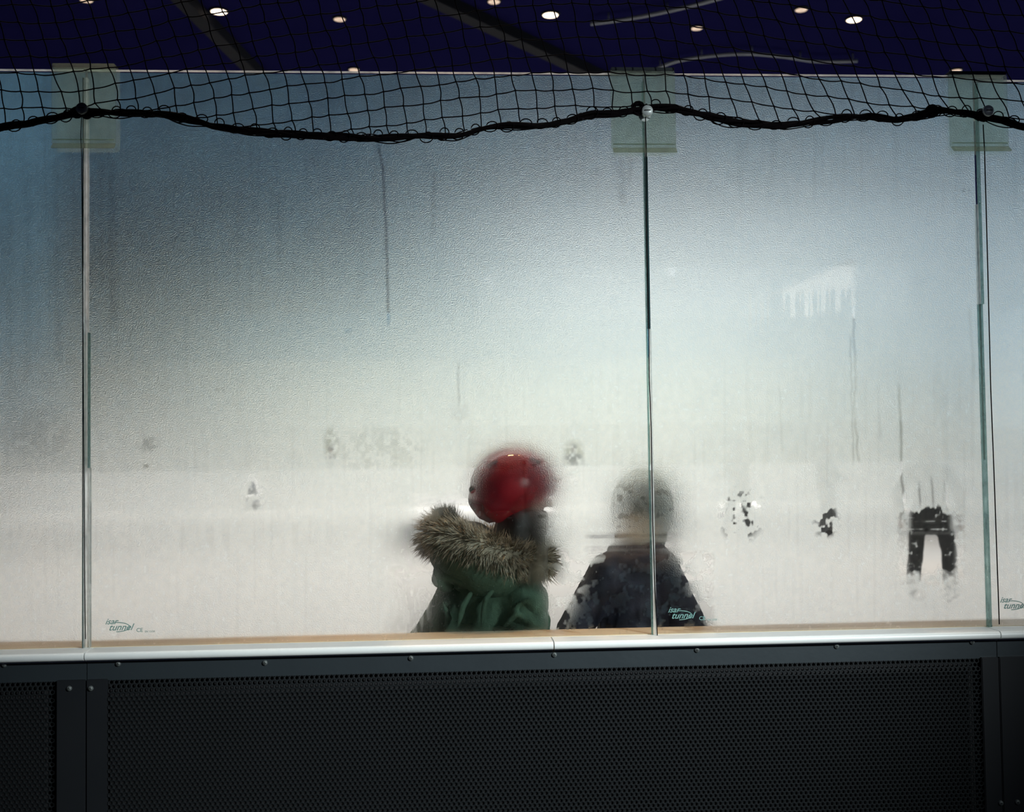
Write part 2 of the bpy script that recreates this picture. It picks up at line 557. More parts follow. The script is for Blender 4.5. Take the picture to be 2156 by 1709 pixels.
# two pale curved ducts
def duct(pts, r, label):
    P = [at_z(x, y, CEIL - 0.12) for x, y in pts]
    C = []
    for i in range(len(P) - 1):
        p0, p1, p2, p3 = P[max(i - 1, 0)], P[i], P[i + 1], P[min(i + 2, len(P) - 1)]
        for k in range(6):
            t = k / 6
            C.append(0.5 * ((2 * p1) + (-p0 + p2) * t + (2 * p0 - 5 * p1 + 4 * p2 - p3) * t * t + (-p0 + 3 * p1 - 3 * p2 + p3) * t ** 3))
    C.append(P[-1])
    bm = bmesh.new(); add_tube(bm, C, r, 10)
    for k in range(3, len(C) - 1, 8):
        p = C[k]
        add_tube(bm, [p, Vector((p.x, p.y, CEIL - 0.002))], 0.012, 6)
    o = root_mesh('ceiling_pipe', bm, MT['duct'], (P[0].x, P[0].y, CEIL - 0.12), True)
    tag(o, label, 'pipe')
duct([(1244, 50), (1330, 38), (1420, 20), (1512, -3), (1600, -30)], 0.028, 'straight pale pipe under the navy ceiling, upper one')
duct([(1370, 150), (1420, 130), (1490, 118), (1570, 113), (1650, 119), (1720, 129), (1805, 128)], 0.028, 'curved pale pipe under the ceiling just above the glass, lower one')

# downlights
DL = [(461, 26, 31, 1), (1159, 33, 31, 1), (1798, 43, 28, 1), (182, 2, 23, 0), (715, 42, 23, 0), (1040, 5, 24, 0),
      (1467, 61, 22, 0), (1687, 22, 23, 0), (745, 148, 20, 0), (2013, 150, 20, 0)]
DLAB = ['bright ceiling downlight at upper left, in front of the left beam', 'bright ceiling downlight left of the upper pale pipe',
        'bright ceiling downlight at upper right above the dark corner', 'dim ceiling downlight at the top edge, far left',
        'dim ceiling downlight between the two dull beams', 'dim ceiling downlight at the top edge beside the middle bright one',
        'dim ceiling downlight between the two pale pipes', 'dim ceiling downlight left of the rightmost bright one',
        'dim ceiling downlight peeping over the wide middle glass pane', 'dim ceiling downlight peeping over the right glass clamp']
for (x, y, w, bright), lab in zip(DL, DLAB):
    p = at_z(x, y, CEIL - 0.03)
    d = (p - Vector(CAM)).length
    r = w / F * d / 2
    t = empty('ceiling_downlight', (p.x, p.y, CEIL), lab, 'downlight', 'ceiling downlights')
    bm = bmesh.new()
    n = 24
    ri = []
    for (q, z) in ((r, CEIL - 0.001), (r * 1.25, CEIL - 0.001), (r * 1.22, CEIL - 0.018), (r * 1.0, CEIL - 0.026)):
        ri.append([bm.verts.new((p.x + q * math.cos(2 * math.pi * k / n), p.y + q * math.sin(2 * math.pi * k / n), z)) for k in range(n)])
    for a, b in zip(ri, ri[1:] + ri[:1]):
        for k in range(n): bm.faces.new((a[k], a[(k + 1) % n], b[(k + 1) % n], b[k]))
    link_bm('trim_ring', bm, MT['beam'], t, True)
    bm = bmesh.new(); add_disc(bm, (p.x, p.y, CEIL - 0.004), r, 'z', 0.02, 24, 0.012)
    link_bm('lens', bm, MT['lamp_glow'] if bright else MT['lamp_dim'], t, True)

# ------------------------------------------------------------------ near boards: rail, sill, perforated kick panels
ZG = 1.082                       # foot of the glass
def gx(px, py=1340): return at(px, py, 0.0).x
XA, XB = -1.1, 3.3
JOINT_L = at(172, 1400, -0.09).x
JOINT_R = at(2116, 1400, -0.09).x
MIDJ = at(1168, 1360, -0.09).x

bm = bmesh.new(); add_box(bm, XA, XB, 0.014, 0.128, ZG - 0.05, ZG, 0.002)
o = root_mesh('inner_sill', bm, MT['sill'], (1, 0.07, ZG - 0.05))
tag(o, 'cream plastic sill running along the foot of the glass on the ice side', 'sill')
bm = bmesh.new(); add_box(bm, XA, XB, 0.03, 0.118, 0.0, ZG - 0.052)
o = root_mesh('inner_board', bm, MT['boards'], (1, 0.1, 0))
tag(o, 'white rink board on the ice side below the cream sill', 'rink boards')

def rail_profile():
    pr = [(0.012, ZG - 0.026), (0.012, ZG - 0.001), (-0.058, ZG - 0.001)]
    r, cy, cz = 0.0105, -0.063, ZG - 0.0115
    for k in range(0, 13):
        a = math.radians(80 + 200 * k / 12)
        pr.append((cy + r * math.cos(a) * 1.0, cz + r * math.sin(a)))
    pr += [(-0.057, ZG - 0.0235), (-0.057, ZG - 0.026)]
    return pr
for (a, b, lab) in ((XA, JOINT_L - 0.0015, 'short aluminium top rail left of the left rail joint'),
                    (JOINT_L + 0.0015, MIDJ - 0.0015, 'aluminium top rail below the wide pane, left of the middle rail joint'),
                    (MIDJ + 0.0015, JOINT_R - 0.0015, 'aluminium top rail right of the middle rail joint'),
                    (JOINT_R + 0.0015, XB, 'short aluminium top rail at the right edge')):
    bm = bmesh.new(); add_profile(bm, rail_profile(), a, b)
    bmesh.ops.recalc_face_normals(bm, faces=bm.faces)
    o = root_mesh('top_rail', bm, MT['rail'], ((a + b) / 2, -0.05, ZG - 0.026), True)
    es = o.modifiers.new('edges', 'EDGE_SPLIT'); es.split_angle = math.radians(35)
    tag(o, lab, 'rail', 'aluminium top rails')

def perf_mesh(x0, x1, z0, z1, y_of_z, px=0.0126, pz=0.0100, rh=0.0040):
    """staggered round holes as real openings"""
    rows = int((z1 - z0) / pz)
    cols = int((x1 - x0) / px)
    V, Q = [], []
    n = 12
    # outer outline of a cell: hexagon brick (staggered), 12 points
    hx, hz = px / 2, pz
    out = [(hx, 0.0), (hx, hz / 3), (hx / 2, hz / 2), (0, 2 * hz / 3), (-hx / 2, hz / 2), (-hx, hz / 3), (-hx, 0),
           (-hx, -hz / 3), (-hx / 2, -hz / 2), (0, -2 * hz / 3), (hx / 2, -hz / 2), (hx, -hz / 3)]
    inn = [(rh * math.cos(math.atan2(z, x)), rh * math.sin(math.atan2(z, x))) for x, z in out]
    out, inn = np.array(out), np.array(inn)
    cx = np.arange(cols) * px + x0 + hx
    base = 0
    for r in range(rows):
        zc = z1 - (r + 0.5) * pz
        xs = cx + (hx if r % 2 else 0.0)
        xs = xs[xs < x1 - hx * 0.9]
        for arr, dy in ((out, 0.0), (inn, 0.0), (inn, 0.0015)):
            P = np.zeros((len(xs), n, 3))
            P[:, :, 0] = xs[:, None] + arr[None, :, 0]
            P[:, :, 2] = zc + arr[None, :, 1]
            P[:, :, 1] = y_of_z(P[:, :, 2]) + dy
            V.append(P.reshape(-1, 3))
        m = len(xs)
        i = np.arange(m)[:, None] * n
        k = np.arange(n)[None, :]
        k2 = (k + 1) % n
        A, B, C = base, base + m * n, base + 2 * m * n
        Q.append(np.stack([A + i + k, A + i + k2, B + i + k2, B + i + k], -1).reshape(-1, 4))
        Q.append(np.stack([B + i + k, B + i + k2, C + i + k2, C + i + k], -1).reshape(-1, 4))
        base += 3 * m * n
    V = np.concatenate(V); Q = np.concatenate(Q)
    me = bpy.data.meshes.new('perforated_sheet')
    me.vertices.add(len(V)); me.vertices.foreach_set('co', V.ravel())
    me.loops.add(Q.size); me.loops.foreach_set('vertex_index', Q.ravel().astype(np.int32))
    me.polygons.add(len(Q)); me.polygons.foreach_set('loop_start', np.arange(len(Q), dtype=np.int32) * 4)
    me.update(); me.validate()
    return me

YF = -0.058                      # front face of the kick panel
Z_FL = 1.007                     # where the flange ends and the holes begin
def ysheet(z): return YF + np.clip((z - (Z_FL - 0.030)) / 0.030, 0, 1) * 0.010
def kick_panel(x0, x1, px0, px1, label, bolts):
    t = empty('kick_panel', ((x0 + x1) / 2, YF, 0.0), label, 'panel', 'kick panels under the rail')
    bm = bmesh.new()
    add_box(bm, x0, x1, YF + 0.010, YF + 0.018, Z_FL, ZG - 0.0290)
    link_bm('top_flange', bm, MT['sheet'], t)
    for (a, b) in ((x0, px0), (px1, x1)):
        bm = bmesh.new(); add_box(bm, a, b, YF, YF + 0.012, 0.0, Z_FL + 0.004, 0.002)
        link_bm('side_frame', bm, MT['frame'], t)
    me = perf_mesh(px0 + 0.001, px1 - 0.001, 0.12, Z_FL, ysheet)
    link_mesh('perforated_sheet', me, MT['perf'], t)
    bm = bmesh.new(); add_box(bm, px0, px1, YF, YF + 0.012, 0.0, 0.13)
    link_bm('bottom_frame', bm, MT['frame'], t)
    bm = bmesh.new(); add_box(bm, x0 + 0.002, x1 - 0.002, YF + 0.030, YF + 0.036, 0.0, ZG - 0.06)
    link_bm('backing', bm, MT['back'], t)
    for (bx, by) in bolts:
        p = at(bx, by, YF + 0.010 if by < 1420 else YF)
        bm = bmesh.new()
        add_disc(bm, (p.x, p.y, p.z), 0.0068, 'y', 0.0015, 16, 0.0045)
        link_bm('bolt', bm, MT['bolt'], t, True)

PXL0, PXL1 = at(-900, 1440, YF).x, at(118, 1440, YF).x
PX0, PX1 = at(226, 1440, YF).x, at(2068, 1440, YF).x
PXR0 = at(2175, 1440, YF).x
kick_panel(XA, JOINT_L - 0.001, XA + 0.06, PXL1, 'dark perforated kick panel at the left edge', [(9, 1399), (146, 1449)])
kick_panel(JOINT_L + 0.001, JOINT_R - 0.001, PX0, PX1, 'long dark perforated kick panel spanning the middle',
           [(249, 1397), (558, 1395), (865, 1385), (1167, 1378), (1467, 1368), (1761, 1360), (2046, 1351), (191, 1449), (2107, 1690)])
kick_panel(JOINT_R + 0.001, XB, PXR0, XB - 0.06, 'dark panel with a wide plain frame at the right edge', [(2142, 1688)])

# ------------------------------------------------------------------ glass panes with condensation
def vnoise(x, y, sx, sy, seed):
    """smooth value noise in pixel space"""
    g = np.random.default_rng(seed).random((260, 260))
    u, v = (x + 400) / sx, (y + 200) / sy
    iu, iv = np.floor(u).astype(int), np.floor(v).astype(int)
    fu, fv = u - iu, v - iv
    fu, fv = fu * fu * (3 - 2 * fu), fv * fv * (3 - 2 * fv)
    iu, iv = iu % 259, iv % 259
    return (g[iv, iu] * (1 - fu) * (1 - fv) + g[iv, iu + 1] * fu * (1 - fv) + g[iv + 1, iu] * (1 - fu) * fv + g[iv + 1, iu + 1] * fu * fv)


def sstep(a, b, t):
    t = np.clip((t - a) / (b - a), 0, 1)
    return t * t * (3 - 2 * t)


def blobm(x, y, cx, cy, rx, ry, soft=0.35):
    d = np.sqrt(((x - cx) / rx) ** 2 + ((y - cy) / ry) ** 2)
    return 1 - sstep(1 - soft, 1 + soft, d)


def boxm(x, y, x0, x1, y0, y1, sx, sy):
    return sstep(x0 - sx, x0 + sx, x) * (1 - sstep(x1 - sx, x1 + sx, x)) * sstep(y0 - sy, y0 + sy, y) * (1 - sstep(y1 - sy, y1 + sy, y))


def drip(x, y, pts, w):
    xs = np.interp(y, [p[1] for p in pts], [p[0] for p in pts])
    xs = xs + (vnoise(x * 0 + pts[0][0] * 7.3, y, 40, 22, 5) - 0.5) * 3.5
    ends = sstep(pts[0][1] - 6, pts[0][1] + 20, y) * (1 - sstep(pts[-1][1] - 20, pts[-1][1] + 6, y))
    return np.exp(-((x - xs) / w) ** 2) * ends


def fog_fields(x, y):
    """condensation cover and frosty share with painted blue glow on the glass, x/y in photo pixels of the pane's surface"""
    big = vnoise(x, y, 260, 190, 1)
    mid = vnoise(x, y, 60, 70, 2)
    fine = vnoise(x, y, 12, 13, 3)
    tiny = vnoise(x, y, 5, 6, 4)
    streak = vnoise(x, y, 9, 130, 6)
    wipe = vnoise(x, y, 110, 7, 8)
    fog = 0.915 + 0.05 * (big - 0.5) + 0.05 * (fine - 0.5)
    # the top hand-width stays drier
    fog = fog - 0.22 * (1 - sstep(170, 330, y))
    fog = fog - 0.05 * streak * sstep(0.62, 0.85, streak)
    # bottom left quarter: thin even film
    frost_glow = 0.04 + 0.05 * (mid - 0.5) + 0.08 * (tiny - 0.5)
    frost_glow = frost_glow + 0.22 * sstep(1350, 2000, x) * (1 - sstep(650, 1000, y)) + 0.10 * (1 - sstep(240, 620, y)) * (1 - sstep(1500, 1900, x))  # painted glow: more blue share at upper right and along the top
    frost_glow = frost_glow + 0.20 * (1 - sstep(60, 190, x)) * (1 - sstep(600, 1100, y))  # painted bluish glow down the left edge
    # scratched fingers in the frosting
    up = np.interp(x, [1640, 1690, 1800, 1830], [612, 592, 545, 540])
    fing = 0.5 + 0.28 * np.sin(x / 2.3 + 2.0 * np.sin(x / 21)) + 0.25 * np.sin(x / 5.1 + 1)
    lowe = np.interp(x, [1640, 1800], [620, 606]) + np.interp(x, [1640, 1800], [56, 38]) * sstep(0.42, 0.62, fing)
    patch = sstep(up - 14, up + 12, y) * (1 - sstep(lowe - 8, lowe + 8, y)) * sstep(1640, 1652, x) * (1 - sstep(1790, 1808, x))
    frost_glow = frost_glow - 0.15 * patch
    patch2 = boxm(x, y, 1575, 1625, 625, 690, 6, 20) * sstep(0.45, 0.6, fing)
    frost_glow = frost_glow - 0.08 * patch2
    frost_glow = frost_glow + 0.06 * (1 - sstep(200, 420, y))  # a little more painted blue glow near the top
    W_ = np.maximum(boxm(x, y, 800, 2300, 420, 780, 70, 60), boxm(x, y, 2060, 2300, 420, 1000, 20, 60))
    fog = fog + (0.99 - fog) * 0.92 * W_
    fog = fog - 0.10 * patch - 0.04 * patch2
    # drips
    D = [([(797, 300), (806, 360), (812, 470), (815, 560), (818, 690)], 3.2, 0.42),
         ([(918, 350), (912, 420), (911, 500)], 5, 0.14), ([(586, 400), (588, 560)], 4, 0.10),
         ([(236, 330), (232, 480), (240, 700)], 9, 0.14), ([(215, 330), (213, 620)], 5, 0.10),
         ([(1308, 325), (1310, 440)], 9, 0.14), ([(1328, 325), (1326, 400)], 5, 0.12),
         ([(1796, 640), (1800, 760), (1800, 870), (1806, 960), (1812, 1000)], 3.0, 0.30),
         ([(1790, 700), (1794, 860), (1797, 980)], 2.4, 0.22), ([(1892, 805), (1894, 860), (1897, 930), (1899, 1000), (1904, 1075)], 3.0, 0.45),
         ([(1936, 1012), (1937, 1070)], 2.4, 0.45), ([(1960, 1000), (1965, 1072)], 2.4, 0.40), ([(1988, 1010), (1996, 1078)], 2.4, 0.30),
         ([(1102, 975), (1106, 1080), (1112, 1330)], 3.2, 0.32), ([(2042, 640), (2050, 800)], 4, 0.10),
         ([(967, 760), (963, 800), (968, 860)], 3.0, 0.20), ([(1850, 860), (1856, 930)], 3, 0.08), ([(1640, 800), (1648, 960)], 3, 0.08),
         ([(60, 330), (58, 800)], 9, 0.08), ([(118, 340), (120, 760)], 7, 0.08), ([(20, 400), (22, 900)], 8, 0.06)]
    for pts, w, a in D:
        fog = fog - a * drip(x, y, pts, w)
    # hand-width wipes and clear smears left by people leaning on the pane
    rag = (fine - 0.5) * 1.1 + (tiny - 0.5) * 0.7 + (wipe - 0.5) * 1.0
    # skater window, ragged top, smudged
    top = np.interp(x, [1890, 1915, 1925, 1950, 1975, 1990, 2005, 2030], [1082, 1068, 1078, 1072, 1064, 1078, 1076, 1082])
    top = top + (vnoise(x, y * 0, 5, 9, 21) - 0.5) * 14
    m = sstep(top - 3, top + 3, y) * (1 - sstep(1200, 1224, y + rag * 22)) * sstep(1884, 1898, x + rag * 6) * (1 - sstep(2014, 2036, x + rag * 10))
    core = np.clip(boxm(x, y, 1918, 2000, 1066, 1118, 6, 6) + boxm(x, y, 1912, 2012, 1118, 1208, 6, 10), 0, 1)
    sm = sstep(0.50, 0.78, 0.5 * fine + 0.35 * tiny + 0.2 * wipe - 0.16 * core)
    m = m * (0.96 - 0.66 * sm) * (0.55 + 0.45 * core)
    lines = np.exp(-((y - 1097) / 1.8) ** 2) + np.exp(-((y - 1114) / 1.8) ** 2)
    m = m * (1 - 0.35 * lines * sstep(0.3, 0.6, fine))
    fog = fog * (1 - m)
    for cx, cy, rx, ry, a in ((1934, 1252, 17, 11, 0.35), (1998, 1250, 18, 15, 0.55), (1208, 955, 20, 26, 0.5), (697, 935, 14, 32, 0.45),
                              (312, 935, 22, 16, 0.30), (318, 980, 18, 6, 0.5), (532, 1040, 22, 36, 0.5), (80, 920, 70, 60, 0.18),
                              (800, 945, 90, 45, 0.18), (1414, 571, 8, 9, 0.25), (2034, 401, 9, 4, 0.4), (1028, 597, 12, 14, 0.15),
                              (735, 697, 10, 5, 0.25), (463, 820, 10, 5, 0.3), (1205, 1010, 14, 10, 0.25)):
        fog = fog - a * blobm(x, y, cx, cy, rx, ry, 0.5) * sstep(0.35, 0.7, 0.5 * fine + 0.3 * tiny + 0.3 * mid)
    for cx, cy, rx, ry, lo in ((1562, 1085, 46, 52, 0.60), (1740, 1095, 26, 34, 0.58)):
        fog = fog - 0.85 * blobm(x, y, cx, cy, rx, ry, 0.3) * sstep(lo, lo + 0.08, 0.40 * fine + 0.25 * tiny + 0.40 * vnoise(x, y, 17, 20, 31))
    fog = fog - 0.5 * boxm(x, y + rag * 5, 1718, 1764, 1120, 1129, 6, 2) * sstep(0.3, 0.6, fine)
    # around the navy jacket: rubbed almost clear, with blotches and horizontal rubbing above
    lower = sstep(1150, 1172, y + (mid - 0.5) * 30) * boxm(x, y, 1150, 1500, 1130, 1350, 8, 6)
    bl = sstep(0.48, 0.64, 0.5 * vnoise(x, y, 26, 24, 41) + 0.35 * fine + 0.2 * tiny - 0.10 * sstep(1260, 1300, y)
               + 0.10 * np.exp(-((x - (1235 + (1180 - y) * 0.35)) / 26) ** 2) + 0.20 * boxm(x, y, 1418, 1475, 1170, 1262, 12, 10))
    clear = lower * (0.95 - 0.82 * bl)
    rub = boxm(x, y, 1238, 1425, 1122, 1172, 14, 5) * (0.25 + 0.55 * sstep(0.35, 0.75, wipe))
    speck = boxm(x, y, 1295, 1415, 1020, 1130, 14, 20) * 0.55 * sstep(0.52, 0.72, 0.6 * fine + 0.4 * tiny)
    clear = np.maximum(np.maximum(clear, rub), speck)
    # around the green parka
    xx, yy = x + (mid - 0.5) * 36, y + (vnoise(x, y, 30, 30, 61) - 0.5) * 40
    g = np.maximum(boxm(xx, yy, 832, 1112, 1190, 1350, 26, 40), blobm(xx, yy, 1000, 1155, 168, 108, 0.30)) * 0.82
    g2 = boxm(x, y, 1100, 1172, 1180, 1350, 10, 40) * 0.60
    g3 = blobm(x, y, 1052, 1048, 72, 62, 0.6) * 0.62
    g4 = blobm(x, y, 1072, 968, 46, 20, 0.6) * 0.62 + blobm(x, y, 1045, 990, 28, 16, 0.5) * 0.3 + blobm(x, y, 1125, 975, 26, 9, 0.5) * 0.5 * sstep(0.4, 0.6, fine)
    g5 = boxm(x, y, 1100, 1165, 1060, 1200, 10, 20) * (0.12 + 0.45 * sstep(0.55, 0.75, 0.6 * fine + 0.4 * wipe))
    arm = boxm(x, y, 835, 905, 1240, 1350, 8, 10)
    g = g * (1 - arm * 0.35 * sstep(0.4, 0.7, vnoise(x, y, 7, 30, 51)))
    hole = blobm(x, y, 994, 1031, 7, 9, 0.3)
    clear = np.clip(np.maximum.reduce([clear, g, g2, g3, np.clip(g4, 0, .8), g5, hole * 0.9]), 0, 0.97)
    fog = fog * (1 - clear)
    yb = np.interp(x, [178, 2156], [1349, 1301])
    fog = fog * (1 - 0.75 * sstep(yb - 3, yb + 3, y))
    # beads of water
    fog = fog + 0.10 * sstep(0.86, 0.95, tiny)
    return np.clip(fog, 0.02, 1.0), np.clip(frost_glow * (1 - clear), 0.0, 1.0)


def film(x0, x1, z0, z1, y, parent, step=0.0026):
    nx, nz = max(2, int((x1 - x0) / step)), int((z1 - z0) / step)
    xs, zs = np.linspace(x0, x1, nx), np.linspace(z0, z1, nz)
    X, Z = np.meshgrid(xs, zs)
    V = np.stack([X, np.full_like(X, y), Z], -1).reshape(-1, 3)
    i = (np.arange(nz - 1)[:, None] * nx + np.arange(nx - 1)[None, :]).ravel()
    Q = np.stack([i, i + 1, i + 1 + nx, i + nx], -1)
    me = bpy.data.meshes.new('condensation')
    me.vertices.add(len(V)); me.vertices.foreach_set('co', V.ravel())
    me.loops.add(Q.size); me.loops.foreach_set('vertex_index', Q.ravel().astype(np.int32))
    me.polygons.add(len(Q)); me.polygons.foreach_set('loop_start', np.arange(len(Q), dtype=np.int32) * 4)
    me.update()
    px, py = pix(V[:, 0], V[:, 1], V[:, 2])
    f, w = fog_fields(px, py)
    for nm, val in (('fog', f), ('frost_glow', w)):
        at_ = me.attributes.new(nm, 'FLOAT', 'POINT')
        at_.data.foreach_set('value', val.astype(np.float32))
    o = link_mesh('condensation', me, MT['fog'], parent)
    return o


def text_mesh(body, size, shear=0.3):
    cu = bpy.data.curves.new('txt', 'FONT')
    cu.body = body
    cu.size = size
    cu.shear = shear
    cu.extrude = 0.0002
    cu.offset = size * 0.012
    ob = bpy.data.objects.new('txt', cu)
    COL.objects.link(ob)
    dg = bpy.context.evaluated_depsgraph_get()
    me = bpy.data.meshes.new_from_object(ob.evaluated_get(dg))
    bpy.data.objects.remove(ob)
    return me


def logo(px, py, parent, ce=True):
    bm = bmesh.new()
    s = 1 / 795.0
    def put(body, size, dx, dy, shear=0.45):
        me = text_mesh(body, size, shear)
        p = at(px + dx, py + dy, -0.0008)
        me.transform(Matrix.Translation(p) @ Matrix.Rotation(math.radians(90), 4, 'X'))
        me.materials.clear()
        bm.from_mesh(me)
    put('isar', 17 * s, -22, -4)
    put('tunnel', 19 * s, -15, 9)
    c = at(px + 2, py + 1, -0.0008)
    pts = []
    for k in range(20):
        a = math.radians(100 - 190 * k / 19)
        pts.append(c + Vector((27 * s * math.cos(a), 0, 9.5 * s * math.sin(a) - 1 * s)))
    add_tube(bm, pts, 0.0011, 5)
    link_bm('maker_logo', bm, MT['logo'], parent)
    if ce:
        bm = bmesh.new()
        put('CE', 11 * s, 44, 12, 0.0)
        put("EN 12150", 5 * s, 62, 13, 0.0)
        link_bm('small_print', bm, MT['logo'], parent)


ZTOP = 2.59
SX = [0.0, 1.48425891, 2.40492281]
def pane(x0, x1, label, zt=ZTOP, dark_left=True, edges=()):
    bm = bmesh.new(); add_box(bm, x0, x1, 0.0, 0.012, ZG, zt)
    o = root_mesh('safety_glass', bm, MT['glass'], ((x0 + x1) / 2, 0.0, ZG))
    tag(o, label, 'safety glass', 'safety glass along the rink boards')
    film(x0, x1, ZG + 0.0, zt - 0.002, 0.0135, o)
    bm = bmesh.new(); add_box(bm, x0 + 0.001, x1 - 0.001, 0.001, 0.011, zt, zt + 0.0022)
    link_bm('top_edge', bm, MT['edge_pale'], o)
    return o


G = 0.003
p0 = pane(XA, SX[0] - G, 'fogged safety glass at the left edge, left of the first joint')
p1 = pane(SX[0] + G, SX[1] - G, 'wide fogged safety glass with the person in the red helmet behind it')
p2 = pane(SX[1] + G, SX[2] - G, 'fogged safety glass between the middle and right joints, skater legs seen in it')
p3 = pane(SX[2] + G, XB, 'fogged safety glass at the right edge with a small logo', zt=ZTOP - 0.012)


def edge(parent, x, w, z0, z1, m, y0=0.0005, y1=0.0165):
    bm = bmesh.new(); add_box(bm, x - w / 2, x + w / 2, y0, y1, z0, z1)
    link_bm('polished_edge', bm, m, parent)
def zpx(px, py): return at(px, py, 0.0).z
# first joint: painted reflection, a dark line then a broad pale edge
edge(p0, SX[0] - 0.0050, 0.0022, ZG, ZTOP - 0.02, MT['edge_dark'], -0.0012)
edge(p1, SX[0] + 0.0022, 0.0086, ZG, ZTOP - 0.02, MT['edge_pale'], -0.001)
edge(p1, SX[0] + 0.0122, 0.0022, ZG, zpx(182, 985), MT['edge_pale'], -0.001)
edge(p1, SX[0] + 0.0090, 0.0030, zpx(182, 985), zpx(182, 700), MT['edge_teal'], -0.001)
# middle joint: bright and dark reflections painted as separate edge pieces
edge(p1, SX[1] - 0.0046, 0.0030, ZG, ZTOP - 0.02, MT['edge_teal'], -0.001)
edge(p2, SX[1] + 0.0030, 0.0050, ZG, zpx(1365, 692), MT['edge_pale'], -0.001)
edge(p2, SX[1] + 0.0010, 0.0060, zpx(1365, 692), zpx(1362, 330), MT['edge_dark'], -0.001)
# right joint: changing reflection painted as teal and pale pieces
edge(p2, SX[2] - 0.0030, 0.0085, ZG, zpx(2062, 640), MT['edge_teal'], -0.001)
edge(p2, SX[2] - 0.0050, 0.0040, zpx(2062, 640), zpx(2062, 430), MT['edge_pale'], -0.001)
edge(p3, SX[2] + 0.0040, 0.0035, zpx(2062, 640), ZTOP - 0.02, MT['edge_teal'], -0.001)
logo(243, 1318, p1)
logo(1428, 1293, p2)
logo(2127, 1272, p3, False)

# ------------------------------------------------------------------ clamps over the joints
def clamp(pts, yb, label, bolt, silver, kind):
    """pts: x-left, x-right, y-top, y-bottom in the photo"""
    xl, xr, yt, yb_ = pts
    a, b = at(xl, yb_, -0.010), at(xr, yt, -0.010)
    t = empty('glass_clamp', ((a.x + b.x) / 2, 0.0, a.z), label, 'clamp', 'acrylic clamps on the glass joints')
    bm = bmesh.new(); add_box(bm, a.x, b.x, -0.010, -0.0035, a.z + 0.016, b.z, 0.0012)
    link_bm('front_plate', bm, MT['acrylic'], t)
    bm = bmesh.new(); add_box(bm, a.x + 0.006, b.x + 0.004, 0.016, 0.023, a.z, b.z + 0.004, 0.0012)
    link_bm('back_plate', bm, MT['acrylic'], t)
    bm = bmesh.new()
    z = a.z + 0.016
    add_profile(bm, [(-0.010, z), (-0.0035, z), (-0.004, z - 0.002), (-0.020, z - 0.016), (-0.026, z - 0.016), (-0.0255, z - 0.013)][::-1], a.x + 0.004, b.x - 0.001)
    bmesh.ops.recalc_face_normals(bm, faces=bm.faces)
    add_box(bm, a.x + 0.004, b.x - 0.004, -0.0125, -0.009, a.z + 0.024, a.z + 0.0265)
    link_bm('bent_lip', bm, MT['acrylic2'], t)
    bm = bmesh.new(); add_box(bm, a.x + 0.002, b.x - 0.002, -0.012, 0.024, b.z + 0.0005, b.z + 0.010, 0.001)
    link_bm('top_cap', bm, MT['sheet'] if silver else MT['acrylic2'], t)
    p = at(bolt[0], bolt[1], -0.055)
    bm = bmesh.new()
    add_disc(bm, (p.x, -0.010, p.z), 0.0165, 'y', 0.003, 24, 0.0)
    add_disc(bm, (p.x, -0.013, p.z), 0.0075, 'y', 0.036, 16, 0.0)
    add_disc(bm, (p.x, -0.049, p.z), 0.0150, 'y', 0.007, 24, 0.005)
    add_tube(bm, [(p.x, -0.008, p.z), (p.x, 0.03, p.z)], 0.004, 10)
    link_bm('bolt', bm, MT['bolt_silver'] if silver else MT['bolt'], t, False)
    bm = bmesh.new()
    add_box(bm, p.x - 0.008, p.x + 0.008, -0.0625, -0.0608, p.z - 0.0012, p.z + 0.0012)
    link_bm('slot', bm, MT['black'], t)
clamp((108, 243, 142, 314), 0, 'greenish acrylic clamp with a dark bolt on the left glass joint', (172, 228), False, 0)
clamp((1288, 1421, 150, 323), 0, 'greenish acrylic clamp with a silver bolt on the middle glass joint', (1363, 233), True, 0)
clamp((2002, 2120, 158, 320), 0, 'greenish acrylic clamp with a silver bolt on the right glass joint', (2081, 233), True, 0)

# ------------------------------------------------------------------ safety net
YN = -0.040
CORD = [(-260, 262), (-60, 276), (0, 268), (60, 259), (120, 246), (172, 236), (240, 237), (330, 238), (385, 248), (450, 266), (540, 277), (620, 283), (720, 288), (830, 290),
        (900, 288), (960, 282), (1010, 272), (1060, 266), (1140, 262), (1200, 252), (1250, 240), (1300, 240), (1345, 229), (1375, 224), (1420, 228), (1470, 240), (1520, 252), (1580, 261),
        (1650, 264), (1720, 255), (1780, 247), (1830, 244), (1880, 251), (1925, 246), (1970, 232), (2020, 236), (2080, 246), (2156, 266), (2260, 285), (2500, 280)]
cxs, cys = [c[0] for c in CORD], [c[1] for c in CORD]
def cordy(x): return float(np.interp(x, cxs, cys))
BX = [-400, 0, 117, 213, 290, 367, 450, 567, 719, 900, 1083, 1200, 1360, 1400, 1484, 1568, 1719, 1838, 1957, 2156, 2500]
BY = [-10, 0, 2, -11, -21, -40, -55, -75, -95, -118, -142, -147, -146, -143, -133, -121, -98, -82, -68, -48, -30]
